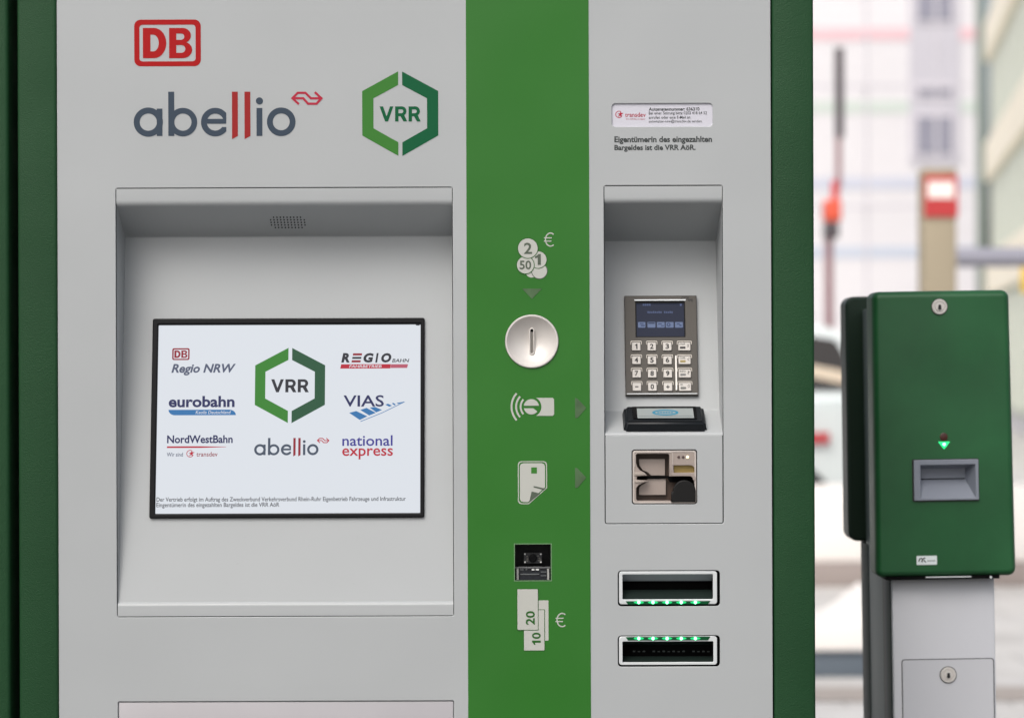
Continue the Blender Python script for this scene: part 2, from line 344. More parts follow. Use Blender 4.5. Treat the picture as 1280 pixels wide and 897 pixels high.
CP.o = Vector((0, Lp[2][0], Lp[2][1])); CP.k = 1 + DL * 0.5 / D
dots = []
for i in range(11):
    for j in range(5):
        if (i in (0, 10)) and j in (0, 4): continue
        dots.append([circ(338.5 + i * 4.2, 271.4 + j * 3.2, 0.9, 8)])
tag(flat('speaker_grille_holes', dots, BLACK, rec, CP, 0.0002, 0.0004, step=0), kind='stuff')
# ---- screen on the leaning back plate
SP = Plane(0.0035, 752, DL, 295.5, kref=(D + 0.035) / D)
fr = flat('screen_frame', [[rr(188.6, 398.2, 530.6, 647.2, 2.5), rr(195.6, 405.2, 525.6, 641.8, 1)]], GLOSSB, tm, SP, -0.002, 0.0045, bevel=0.0012, smooth=35)
flat('frame_gasket', [[rr(194.5, 403.5, 526.5, 642.6, 1), rr(195.9, 406.2, 525.4, 641.4, 1)]], BPLAST, fr, SP, 0.0001, 0.0022)
sc = flat('screen', [[rr(194, 402, 527, 643)]], display('screen_white', (226, 231, 238), 0.92), tm, SP, -0.001, 0.0008)
SD = dict(pl=SP, w0=0.0009, w1=0.0011); ST = dict(pl=SP, w=0.0012)
sv = display('screen_red', (150, 22, 40)); sn = display('screen_navy', (34, 40, 92)); sgy = display('screen_slate', (84, 92, 116)); sbl = display('screen_blue', (48, 118, 178))
sdk = display('screen_dark', (40, 42, 50)); ssl = display('screen_steel', (70, 82, 100)); sg1 = display('screen_green', (50, 132, 36)); sg2 = display('screen_pine', (28, 84, 52)); swh = display('screen_text_white', (226, 228, 236))
spk = display('screen_pink', (190, 92, 112)); scr = display('screen_crimson', (190, 30, 52)); sin_ = display('screen_indigo', (62, 58, 150))
flat('screen_logo_frame', [[rr(213.2, 435.2, 235, 450, 2.2), rr(215, 436.9, 233.2, 448.4, 1)]], sv, sc, **SD)
flat('screen_logo_lettering', aff(db_letters(), (0, 0, 62, 38), (215.9, 438, 232.3, 447.3)), sv, sc, **SD)
text('screen_lettering', 'Regio NRW', (212.6, 454.8, 293.4, 469.2), sgy, sc, bold=0.03, shear=0.25, **ST)
text('screen_lettering', 'eurobahn', (210, 494.8, 292.6, 509), sn, sc, bold=0.030, **ST)
flat('screen_logo_band', [[[(210, 512), (286, 512)] + arc(286, 518.8, 8.4, -90, 0, 8, 6.8) + [(218, 518.8)] + arc(218, 512, 8, 90, 180, 8, 6.8)]], sbl, sc, **SD)
text('screen_lettering', 'Keolis Deutschland', (244, 513.2, 288, 517.2), swh, sc, shear=0.2, bold=0.008, **ST)
text('screen_lettering', 'NordWestBahn', (209, 543.8, 291, 553.8), sn, sc, bold=0.026, **ST)
flat('screen_logo_line', [[[(209, 557.6), (250, 557.6), (283, 558.3), (283, 558.7), (250, 559.6), (209, 559.6)]]], scr, sc, **SD)
text('screen_lettering', 'Wir sind', (209, 565.4, 229.2, 570.4), sgy, sc, bold=0.01, **ST)
flat('screen_logo_emblem', transdev_icon(238.1, 566.8, 4.6), scr, sc, **SD)
text('screen_lettering', 'transdev', (246, 564.6, 272.4, 570.4), sv, sc, bold=0.008, **ST)
flat('screen_hexagon', aff(h1, (0, 0, 95, 105.5), (317.8, 434.8, 405.6, 528.6)), sg1, sc, **SD)
flat('screen_hexagon', aff(h2, (0, 0, 95, 105.5), (317.8, 434.8, 405.6, 528.6)), sg2, sc, **SD)
flat('screen_lettering', aff(vrr(), (0, 0, 100.5, 37), (338, 474, 385.3, 490.2)), sdk, sc, **SD)
SD2 = (318, 547.2, 412, 570.2)
flat('screen_operator_lettering', aff(ab, SRC, SD2), ssl, sc, **SD); flat('screen_operator_bars', aff(ll, SRC, SD2), sv, sc, **SD); flat('screen_operator_arrows', aff(ar, SRC, SD2), scr, sc, **SD)
Q = lambda x, y: (415 + x / 8.973, 430 + y / 8.973)
for s, a, b in (('R', 95, 190), ('G', 345, 460), ('I', 478, 516), ('O', 545, 660)):
    text('screen_lettering', s, (*Q(a, 101), *Q(b, 208)), sdk, sc, bold=0.055, shear=0.2, **ST)
for (y0, y1, mm) in ((104, 128, sv), (144, 166, sdk), (182, 206, sv)):
    k = lambda y: 210 + (206 - y) * 0.18
    flat('screen_logo_bar', [[[Q(k(y0), y0), Q(k(y0) + 102, y0), Q(k(y1) + 102, y1), Q(k(y1), y1)]]], mm, sc, **SD)
text('screen_lettering', 'BAHN', (*Q(668, 164), *Q(862, 205)), sdk, sc, bold=0.016, shear=0.2, **ST)
flat('screen_logo_band', [[[Q(95, 226), Q(655, 226), Q(648, 274), Q(84, 274)]]], scr, sc, **SD)
flat('screen_logo_band', [[[Q(657, 226), Q(848, 226), Q(838, 268), Q(650, 268)]]], spk, sc, **SD)
text('screen_lettering', 'FAHRBETRIEB', (*Q(185, 234), *Q(550, 265)), swh, sc, bold=0.012, shear=0.2, **ST)
text('screen_lettering', 'VIAS', (*Q(125, 573), *Q(580, 702)), sn, sc, bold=0.014, **ST)
flat('screen_logo_tiles', [[[Q(*p) for p in t]] for t in ([(190, 770), (270, 750), (395, 810), (310, 850)], [(315, 738), (385, 715), (490, 770), (415, 800)], [(420, 712), (480, 704), (558, 738), (495, 765)],
     [(595, 678), (625, 668), (672, 690), (640, 702)], [(668, 665), (685, 658), (715, 678), (700, 688)], [(720, 660), (810, 645), (745, 672)], stroke([(318, 867), (560, 770), (812, 648)], 7))], sbl, sc, step=0.00002, **SD)
text('screen_lettering', 'national', (428, 543.8, 490.8, 557.2), sin_, sc, bold=0.012, **ST)
text('screen_lettering', 'express', (428, 560, 491.3, 574), scr, sc, bold=0.012, **ST)
text('screen_lettering', 'Der Vertrieb erfolgt im Auftrag des Zweckverbund Verkehrsverbund Rhein-Ruhr Eigenbetrieb Fahrzeuge und Infrastruktur', (197.4, 620.8, 507.7, 627.8), sdk, sc, bold=0.01, **ST)
text('screen_lettering', 'Eingentümerin des eingezahlten Bargeldes ist die VRR AöR', (197.4, 627.9, 350.4, 635.0), sdk, sc, bold=0.01, **ST)
flat('screen_cursor', [[rr(519, 403.6, 524, 406.9, 1)]], sdk, sc, **SD)

# ---- output tray flap
TRAY = mat('tray_flap_plastic', (168, 166, 170), 0.22, var=0.2, vscale=3, spec=0.6)  # mottled base colour stands in for uneven reflections
tr = box('tray_recess', *RQ(146.5, 874, 568.5, 1007)[:2], 0.0035, 0.012, *RQ(146.5, 874, 568.5, 1007)[2:], GREY, tm)
f0 = RQ(148.8, 877, 566.6, 1003)
box('tray_flap', f0[0], f0[1], 0.0008, 0.0034, f0[2], f0[3], TRAY, tm, 0.0006)

# ---- prints and fittings on the green stripe
GP = dict(w0=0.0006, w1=0.0008)
def coin(cx, cy, r, s, i, tb=None):
    g = flat('coin_symbol', [[circ(cx, cy, r)]], PRINT, tm, w0=0.0006 + i * 0.0002, w1=0.0007 + i * 0.0002)
    if i: flat('coin_outline', [[circ(cx, cy, r + 0.9), circ(cx, cy, r)]], PGREEN if s else PGREY, g, w0=0.0006 + i * 0.0002, w1=0.0007 + i * 0.0002)
    if s == '1': numeral_one(tb, PGREY, 'coin_numeral', g, FP, 0.0009 + i * 0.0002)
    elif s: text('coin_numeral', s, tb, PGREY, g, w=0.0009 + i * 0.0002, bold=0.02)
coin(664.5, 339.3, 7.6, '', 0); coin(674.3, 338.6, 9.4, '', 1); coin(672.7, 324.6, 10.4, '1', 2, (668.8, 317.5, 676.0, 331)); coin(656.8, 331.2, 10.6, '50', 3, (649.5, 325.6, 664, 336.8)); coin(659.8, 310.4, 12.2, '2', 4, (655.0, 303.4, 665.0, 317.4))
euro((680.0, 290.6, 692.8, 308.4), PRINT, tm)
ARW = mat('grey_indicator', (66, 94, 60), 0.45, var=0.35, vscale=60)
flat('arrow_indicator', [[[(652.8, 360.8), (677.2, 360.8), (664.8, 373.6)]]], ARW, tm, w0=0.0006, w1=0.0010, bevel=0.0001)
for yy in (509.6, 596.6):
    flat('arrow_indicator', [[[(718.8, yy - 12.6), (722, yy - 11.6), (732.8, yy), (722, yy + 12.4), (718.8, yy + 12.6)]]], ARW, tm, w0=0.0006, w1=0.0010, bevel=0.0001)
# coin funnel
cup = lathe('coin_funnel', 664.7, 426.5, [(33.3, 0.004), (33.3, -0.0022), (32.6, -0.003), (31.2, -0.003), (30.4, -0.002), (28, 0.0015), (22, 0.006), (14, 0.010), (7, 0.0122), (2, 0.0128), (0, 0.0128)], STEEL, tm, n=72)
CPL = Plane(0.0075, 500, 0.0128, 400); CPL = Plane(0.008, 500, 0.008, 400)
flat('slot_lip', [[rr(661.6, 409.8, 668.0, 443.0, 3.2), rr(662.9, 411.2, 666.7, 441.6, 1.9)]], STEEL, cup, CPL, -0.006, 0.0012, bevel=0.0004)
flat('slot_shutter', [[rr(662.6, 411.0, 667.0, 442.0, 2)]], mat('slot_shutter_steel', (140, 136, 132), 0.3, metal=0.6), cup, CPL, -0.006, -0.0015)
flat('slot_opening', [[rr(663.0, 411.4, 666.6, 414.6, 1.4)]], BLACK, cup, CPL, -0.0014, -0.0010)
# electronic ticket symbol
et = []
for r in (26.2, 20.4, 14.8): et.append([arc(664.4, 508.2, r, 138, 222, 16) + arc(664.4, 508.2, r - 2.3, 222, 138, 16)])
bite = arc(664.2, 508.2, 12.6, -62, 62, 16)
et.append([[(bite[0][0], 497.0), (690.8, 497.0), (692.6, 498.8), (692.6, 517.6), (690.8, 519.4), (bite[-1][0], 519.4)] + bite[::-1]])
et.append([arc(664.2, 508.2, 9.6, 188, 352, 24)])
et.append([[(654.9, 510.0), (666.5, 510.0), (671.6, 514.0)] + arc(664.2, 508.2, 9.5, 40, 169, 14)])
flat('contactless_symbol', et, PRINT, tm, **GP)
# bank card symbol
cut = lambda g: [(647.4 + g, 576 + g + 4), (648.6 + g, 576 + g + 1.2), (651.4 + g, 576 + g), (679.8 - g, 576 + g), (682.6 - g, 577.2 + g), (683.8 - g, 580 + g), (683.8 - g, 609.6 - g * .3), (661 - g * .4, 629.6 - g), (651.4 + g, 629.6 - g), (648.6 + g, 628.4 - g), (647.4 + g, 625.6 - g)]
flat('card_symbol', [[cut(0), cut(1.1)], [cut(2.5)]], PRINT, tm, **GP)
flat('card_symbol_chip', [[rr(664, 583.8, 671.2, 591.4)]], VG1, tm, w0=0.0009, w1=0.0010)
flat('card_symbol_fold', [[[(667, 607.0), (681.8, 610.2), (680, 612), (667, 608.8)]], [[(664.6, 613.8), (675.2, 616.4), (661.2, 628.0)]]], PGREY, tm, w0=0.0009, w1=0.0010)
# scanner window
sw = RQ(643, 679.2, 689.1, 725.4)
bm = bmesh.new()
for a in ((sw[0] - .001, sw[0] + .0008, .0002, .05, sw[2], sw[3]), (sw[1] - .0008, sw[1] + .001, .0002, .05, sw[2], sw[3]), (sw[0], sw[1], .0002, .05, sw[3] - .0008, sw[3] + .001), (sw[0], sw[1], .0002, .05, sw[2] - .001, sw[2] + .0008), (sw[0], sw[1], .05, .052, sw[2], sw[3])): addbox(bm, *a)
scn = done('scanner_window', bm, BPLAST, tm)
flat('window_edging', [[rr(642.4, 678.6, 689.8, 726.0), rr(643.6, 679.8, 688.6, 724.8)]], mat('edge_green', (96, 132, 92), 0.4), scn, w0=0.0006, w1=0.0009)
PB = Plane(0.022, 720, 0.022, 680)
cb = flat('camera_board', [[rr(654.8, 690.4, 677.4, 703.6, 0.5)]], mat('circuit_board', (40, 42, 46), 0.35, var=0.3, vscale=700), scn, PB, -0.002, 0)
flat('camera_lens', [[circ(666.0, 697, 5.2, 24)]], GLOSSB, scn, PB, 0, 0.004, bevel=0.001)
WHT = mat('white_metal_dot', (226, 228, 226), 0.3)
flat('board_screws', [[circ(x, y, 1.1, 10)] for x in (656.2, 676) for y in (692, 702)], WHT, scn, PB, 0.0001, 0.001, step=0)
flat('board_parts', [[rr(x, y, x + 2, y + 1)] for x, y in ((657.8, 694.5), (658.4, 697.4), (658, 700), (671.8, 693.6), (673.4, 696.6), (672.2, 699.6), (674.2, 698.8))], mat('board_part', (120, 118, 110), 0.4), scn, PB, 0.0001, 0.0006, step=0)
PB2 = Plane(0.008, 730, 0.008, 700)
flat('reader_bar', [[rr(644, 708.2, 688, 709.6)]], mat('dim_metal', (120, 122, 124), 0.35, metal=0.5), scn, PB2, -0.012, 0)
flat('reader_glass', [[rr(645.6, 709.9, 687, 724.6)]], mat('reader_dark_glass', (26, 30, 36), 0.06, spec=0.8, var=0.5, vscale=120), scn, PB2, -0.004, -0.0022)
for x in (645.8, 684): flat('reader_side_rail', [[rr(x, 710.2, x + 2.4, 724.2)]], mat('pale_rail', (176, 178, 174), 0.3, metal=0.3), scn, PB2, -0.002, 0)
flat('reader_parts', [[rr(664.6, 710.6, 668, 712.4, .6)], [rr(669.8, 710.6, 673.6, 712.4, .6)]], WHT, scn, PB2, -0.0021, -0.001)
flat('reader_parts', [[rr(650, 711, 654.6, 712.2)], [rr(657, 710.4, 659, 712)], [rr(650.5, 716.6, 674, 718)], [rr(676, 714, 683, 715)], [rr(676, 718.6, 683, 719.6)]], mat('dim_part', (92, 96, 98), 0.4), scn, PB2, -0.0021, -0.001)
# banknote symbol
nC = flat('banknote_symbol', [[rr(668, 749.8, 685.6, 800.0, .8)]], PRINT, tm, w0=0.0006, w1=0.0007)
nB = flat('banknote_symbol', [[rr(655.0, 761.8, 680.4, 812.2, .8)]], PRINT, tm, w0=0.0010, w1=0.0011)
flat('banknote_outline', [[rr(654.4, 761.0, 681.2, 812.9, .8), rr(655, 761.8, 680.4, 812.2, .8)]], PGREEN, nB, w0=0.0008, w1=0.0010)
nA = flat('banknote_symbol', [[rr(646.8, 735.8, 672.3, 786.4, .8)]], PRINT, tm, w0=0.0014, w1=0.0015)
flat('banknote_outline', [[rr(646.2, 735.2, 673.0, 787.2, .8), rr(646.8, 735.8, 672.3, 786.4, .8)]], PGREEN, nA, w0=0.0012, w1=0.0014)
text('banknote_numeral', '20', (657.2, 763.0, 668.6, 780.2), PGREEN, nA, w=0.0017, bold=0.022, rot=1)
text('banknote_numeral', '0', (665.0, 789.8, 676.0, 797.8), PGREEN, nB, w=0.0013, bold=0.022, rot=1); numeral_one((665.0, 799.8, 676, 805.0), PGREEN, 'banknote_numeral', nB, FP, 0.0012, 1)
euro((694.4, 765.2, 707.4, 783.2), PRINT, tm)

# ---- keypad recess
DK, DB_ = 0.105, 0.052
kp = 829
KX0, KX1, _, _ = RQ(756.2, 232.4, 903.2, 653.6)
Kp = [(0.0004, zq(kp, 232.6)), (0.0004, zq(kp, 252.5)), (DK, zq(kp, 301, DK)), (DB_, zq(kp, 513.5, DB_)), (0.0004, zq(kp, 541.5))]
Kr = rounded(Kp[:4] + [Kp[4], (0.0004, zq(kp, 560))], {1: 0.006, 2: 0.002, 3: 0.003, 4: 0.003})[:-1]
krec = profile('keypad_recess', [(0.006, Kp[0][1])] + Kr, KX0, KX1, GREY, tm, ends=[(0.001, Kp[1][1])] + [p for p in Kr if Kp[4][1] <= p[1] <= Kp[1][1]] + [(0.001, Kp[4][1])])
KP = Plane(DB_, 513.5, DK, 301, kref=(D + 0.078) / D)
KP.o = KP.o + KP.n * 0.004
term = flat('payment_terminal', [[rr(781.2, 370.4, 870.6, 494.0, 1), rr(794.2, 376.6, 856.2, 421.8, .6)]], BRONZE, tm, KP, -0.0045, 0.0024, bevel=0.0004, smooth=35)
flat('terminal_edge', [[rr(780.6, 369.8, 871.2, 494.6, 1), rr(781.3, 370.5, 870.5, 493.9, 1)]], mat('dark_seal', (60, 58, 56), 0.5), term, KP, -0.0045, 0.0012)
flat('terminal_highlight', [[rr(782.4, 492.0, 869.6, 492.9)]], SILVER, term, KP, 0.0025, 0.0030)
flat('display_rim', [[rr(793.0, 374.8, 857.2, 376.4)], ], SILVER, term, KP, 0.0025, 0.0030)
dsp = flat('terminal_display', [[rr(793.6, 376, 856.8, 422.4)]], display('terminal_blue', (22, 40, 76), 0.45), term, KP, -0.003, -0.001)
flat('display_frame', [[rr(794.2, 376.6, 856.2, 421.8), rr(795.6, 379.0, 855.0, 420.4)]], GLOSSB, term, KP, -0.0009, 0.0004)
DSD = dict(pl=KP, w0=-0.0008, w1=-0.0006)
di = display('terminal_icon', (112, 128, 164), 0.8); dt = display('terminal_text', (84, 98, 136), 0.8); dd = display('terminal_icon_dark', (50, 66, 106), 0.8)
ZX = lambda x: 770 + x / 11.21
for a, b in ((308, 410), (440, 550), (572, 680), (695, 805), (825, 935)):
    ic = flat('display_icon', [[rr(ZX(a), 402.2, ZX(b), 409.2, 0.8), ] if a != 440 else [rr(ZX(a), 402.2, ZX(b), 409.2, .8), rr(ZX(a) + .8, 403, ZX(b) - .8, 404.4)]], di, dsp, **DSD)
flat('display_icon_mark', [[rr(ZX(330), 403.6, ZX(385), 404.8)], [rr(ZX(345), 406, ZX(400), 407.4)], [rr(ZX(590), 404, ZX(640), 405.2)], [rr(ZX(630), 406.4, ZX(668), 407.4)], [circ(ZX(735), 405.6, 2.4, 16), circ(ZX(735), 405.6, 1.2, 16)], [rr(ZX(850), 404, ZX(890), 405.2)], [rr(ZX(885), 405.8, ZX(915), 407.2)]], dd, dsp, pl=KP, w0=-0.0005, w1=-0.0004)
flat('display_text_line', [[rr(809.4 + i * 2.3, 388.6 + (i % 3) * .3, 811.0 + i * 2.3, 391.2)] for i in range(14) if i != 8] + [[rr(803.6 + i * 2.6, 379.6, 805.6 + i * 2.6, 381.8)] for i in range(4)] + [[rr(850, 379.4, 852.4, 382)]], dt, dsp, step=0, **DSD)
text('terminal_lettering', 'CCV', (851.8, 370.9, 861.6, 375.2), INK, term, KP, w=0.0027, bold=0.03)
text('terminal_lettering', 'vc', (859.6, 374.2, 866.2, 377.6), INK, term, KP, w=0.0027, bold=0.03)
cols = (794.6, 813.9, 833.2); rows = (433.9, 450.9, 467.6, 484.2)
GUARD = mat('key_guard_metal', (206, 200, 190), 0.3, metal=0.4)
KSOCK = mat('key_socket', (70, 64, 60), 0.5)
def key(cx, cy, w, h):
    flat('key_socket', [[rr(cx - w / 2 - 1.1, cy - h / 2 - 1.5, cx + w / 2 + .7, cy + h / 2 + .9, .8)]], KSOCK, term, KP, 0.0022, 0.0026)
    k = flat('key', [[rr(cx - w / 2, cy - h / 2, cx + w / 2, cy + h / 2, 0.9)]], KEY, term, KP, 0.002, 0.0046, bevel=0.0005, smooth=35)
    flat('key_guard', [[[(cx - w / 2 - 1.6, cy - h / 2 + 2.4), (cx - w / 2 - 1.6, cy - h / 2 - 1.2), (cx - w / 2 - .9, cy - h / 2 - 2.0), (cx + w / 2 + .9, cy - h / 2 - 2.0), (cx + w / 2 + 1.6, cy - h / 2 - 1.2), (cx + w / 2 + 1.6, cy - h / 2 + 2.4),
          (cx + w / 2 + 1.0, cy - h / 2 + 2.4), (cx + w / 2 + 1.0, cy - h / 2 - 1.2), (cx - w / 2 - 1.0, cy - h / 2 - 1.2), (cx - w / 2 - 1.0, cy - h / 2 + 2.4)]]], GUARD, term, KP, 0.0024, 0.0034)
    return k
for j, y in enumerate(rows):
    for i, x in enumerate(cols):
        k = key(x + j * 0.06, y, 10.6, 10.2); s = '123456789-0+'[j * 3 + i]
        if s == '-': bx_ = (x - 2.1, y - .7, x + 2.1, y + .6)
        elif s == '+': bx_ = (x - 2.1, y - 2.1, x + 2.1, y + 2.1)
        else: bx_ = (x - (1.5 if s == '1' else 2.2), y - 3.3, x + (1.5 if s == '1' else 2.2), y + 3.1)
        if s == '1': numeral_one(bx_, INK, 'key_legend', k, KP, 0.0047)
        else: text('key_legend', s, bx_, INK, k, KP, w=0.0048, bold=0.03)
for y, s, c in zip(rows, ('STOP', 'CORR', 'INFO', 'OK'), ((40, 34, 34), (150, 132, 70), (112, 112, 112), (104, 104, 100))):
    k = key(854.5, y, 15.0, 10.2)
    text('key_legend', s, (848.4, y - 3.9, 848.4 + 1.75 * len(s), y - 1.5), TEXT, k, KP, w=0.0048, bold=0.01)
    flat('key_colour_mark', [[rr(848.8, y + .2, 855.8, y + 2.8, 1.1)]], mat('key_mark_' + s.lower(), c, 0.4), k, KP, 0.0047, 0.0050)
    text('key_legend', {'STOP': 'x', 'CORR': '<', 'INFO': '?', 'OK': 'o'}[s], (857.8, y - 3.0, 860.4, y + 1.2), mat('pale_key_ink', (96, 90, 88), 0.5) if s != 'INFO' else INK, k, KP, w=0.0048)
flat('keypad_divider', [[rr(842.7, 445, 845.0, 488.8, 1.0)]], mat('white_rod', (236, 232, 226), 0.25, metal=0.2), term, KP, 0.002, 0.005, bevel=0.0008, smooth=40)
flat('divider_groove', [[rr(842.9, 430, 844.4, 445, .4)]], KSOCK, term, KP, 0.0022, 0.0027)

# ---- contactless reader resting on the sloping shelf (fixed to the machine)
a = Vector((0, Kp[4][0], Kp[4][1])); b = Vector((0, Kp[3][0], Kp[3][1]))
NP = Plane(0.0, 541.5, DB_, 513.5); NP.o = a; NP.e2 = (b - a).normalized(); NP.n = Vector((1, 0, 0)).cross(NP.e2); NP.k = 1.008
def slab(name, u0, u1, v0, v1, w0, w1, inset, m, parent, bev, seg=3):
    bm = bmesh.new(); r = bmesh.ops.create_cube(bm, size=1)
    for v in r['verts']:
        t = 1 if v.co.z > 0 else 0; iu = inset * t
        u = u0 + iu if v.co.x < 0 else u1 - iu; vv = v0 + iu if v.co.y < 0 else v1 - iu * .6
        v.co = NP.w(u, vv, w1 if t else w0)
    bmesh.ops.bevel(bm, geom=list(bm.edges), offset=bev, segments=seg, affect='EDGES'); return done(name, bm, m, parent, 35)
nu0, nu1 = (777.6 - 640) / 1000 * 1.008, (882.6 - 640) / 1000 * 1.008
nfc = slab('contactless_reader', nu0, nu1, 0.003, 0.052, -0.002, 0.0125, 0.0035, BPLAST, tm, 0.0032)
slab('reader_pad', nu0 + 0.012, nu1 - 0.012, 0.013, 0.047, 0.008, 0.0132, 0.0005, GLOSSB, nfc, 0.0006, 2)
slab('reader_card', nu0 + 0.0185, nu1 - 0.0165, 0.0155, 0.0405, 0.0131, 0.0137, 0.0, mat('reader_card_grey', (146, 153, 153), 0.4), nfc, 0.0001, 1)
TEAL = mat('teal_print', (30, 128, 160), 0.4)
def npflat(name, loops, m, w): # loops already in slope units (m)
    bm = bmesh.new()
    for lp in loops: bm.faces.new([bm.verts.new(NP.w(u, v, w)) for u, v in lp])
    return done(name, bm, m, nfc)
cu_, cv_ = (nu0 + nu1) / 2 + .001, 0.029
ringo, ringi = arc(0, 0, 1, 0, 360, 40), arc(0, 0, .8, 0, 360, 40)
npflat('card_emblem', [[(cu_ + ringo[i][0] * .0165, cv_ + ringo[i][1] * .0075), (cu_ + ringo[i + 1][0] * .0165, cv_ + ringo[i + 1][1] * .0075), (cu_ + ringi[i + 1][0] * .0165, cv_ + ringi[i + 1][1] * .0058), (cu_ + ringi[i][0] * .0165, cv_ + ringi[i][1] * .0058)] for i in range(40)], TEAL, 0.01395)
npflat('card_emblem', [[(cu_ - .010 + i * .0034, cv_ - .0016), (cu_ - .010 + i * .0034 + .0026, cv_ - .0016), (cu_ - .010 + i * .0034 + .0026, cv_ + .0016), (cu_ - .010 + i * .0034, cv_ + .0016)] for i in range(6)], TEAL, 0.01395)
npflat('card_line', [[(nu0 + .020, .0196), (nu1 - .018, .0196), (nu1 - .018, .0201), (nu0 + .020, .0201)]], TEXT, 0.01395)

# ---- card reader plate
plate = flat('card_plate', [[rr(757.0, 544.2, 903.4, 653.6, 2), rr(789.8, 561.8, 871.5, 629.9, 3.5)]], GREY, tm, w0=-0.0030, w1=-0.0004, bevel=0.0007, smooth=35)
C = lambda x, y: (780 + x / 9.97, 550 + y / 9.97)
PINK = mat('pinkish_steel', (166, 154, 147), 0.36, metal=0.35, rvar=0.08)
BROWN = mat('card_throat_brown', (70, 54, 44), 0.5)
flat('reader_seal', [[rr(789.6, 561.6, 871.7, 630.1, 3.5), rr(790.8, 562.8, 870.5, 628.9, 3)]], INK, plate, w0=-0.003, w1=-0.0008)
cav = [C(*p) for p in ((165, 168), (550, 168), (566, 184), (566, 450), (850, 450), (860, 470), (888, 560), (895, 640), (890, 770), (585, 775), (580, 752), (172, 752), (152, 735), (152, 600), (178, 560), (230, 535), (290, 512), (290, 500), (160, 492), (160, 448), (290, 440), (262, 405), (205, 378), (165, 330), (152, 280), (152, 182))]
gold = [C(*p) for p in ((618, 312), (840, 312), (880, 340), (888, 404), (618, 404))]
face = flat('reader_face', [[rr(790.8, 562.8, 870.5, 628.9, 3), cav, gold]], PINK, plate, w0=-0.012, w1=-0.0010, bevel=0.0005, smooth=35)
flat('reader_rim', [[rr(791.0, 563.0, 870.3, 628.7, 3), rr(793.2, 565.0, 868.2, 626.8, 2.4)]], mat('rim_steel', (196, 188, 182), 0.3, metal=0.3), plate, w0=-0.0012, w1=-0.0004, bevel=0.0003)
flat('cavity_lip', [[stroke([C(590, 152), C(560, 150), C(168, 150), C(136, 178), C(136, 330)], .9)], [stroke([C(600, 150), C(608, 190), C(606, 300)], .8)]], mat('rim_steel', (196, 188, 182), 0.3), plate, w0=-0.0009, w1=-0.0002)
CB = Plane(0.0135, 700, 0.0135, 500)
flat('reader_throat', [[rr(788, 560, 873, 632)]], BROWN, plate, CB, -0.012, -0.0075)
flat('throat_plate', [[[C(*p) for p in ((188, 235), (512, 235), (512, 440), (335, 440), (300, 402), (235, 374), (195, 320), (188, 280))]], [[C(*p) for p in ((188, 682), (522, 682), (522, 480), (300, 480), (280, 520), (215, 560), (188, 590))]]], PINK, plate, CB, -0.0074, -0.002, bevel=0.0003, step=0)
flat('card_slit', [[[C(*p) for p in ((165, 446), (560, 442), (860, 452), (860, 530), (570, 520), (540, 474), (165, 486))]], ], BLACK, plate, CB, -0.001, 0.0005)
for pr in ([(118, 402), (240, 402), (262, 415), (262, 436), (128, 438)], [(128, 498), (262, 502), (250, 522), (150, 530), (128, 516)]):
    flat('card_prong', [[[C(*p) for p in pr]]], mat('prong_steel', (170, 160, 152), 0.3, metal=0.3), plate, w0=-0.002, w1=0.0004, bevel=0.0004, smooth=35)
flat('gold_strip', [[gold]], mat('gold_strip_metal', (150, 130, 78), 0.35, metal=0.5), plate, CB, 0.002, 0.007)
flat('slit_ridge', [[[C(*p) for p in ((590, 405), (830, 405), (872, 425), (892, 470), (890, 500), (862, 500), (852, 462), (825, 446), (600, 446), (575, 400), (572, 330), (590, 380))]]], PINK, plate, w0=-0.0008, w1=0.0006, bevel=0.0004, smooth=35)
flat('thumb_disc', [[arc(*C(752, 640), 14.2, 180, 360, 24, 14.4) + [C(892, 770), C(590, 770), C(590, 640)]]], mat('thumb_black', (18, 18, 18), 0.5, spec=0.25), plate, w0=-0.008, w1=0.0020, bevel=0.0012, smooth=40)
for i, x in enumerate((682, 737, 792)):
    flat('status_lamp', [[circ(*C(x, 209), 1.7, 20)]], mat('lamp_dark', (74, 58, 56), 0.3) if i < 2 else mat('lamp_lit', (255, 240, 190), 0.3, emit=1.6), plate, w0=-0.0008, w1=0.0002, bevel=0.0004)

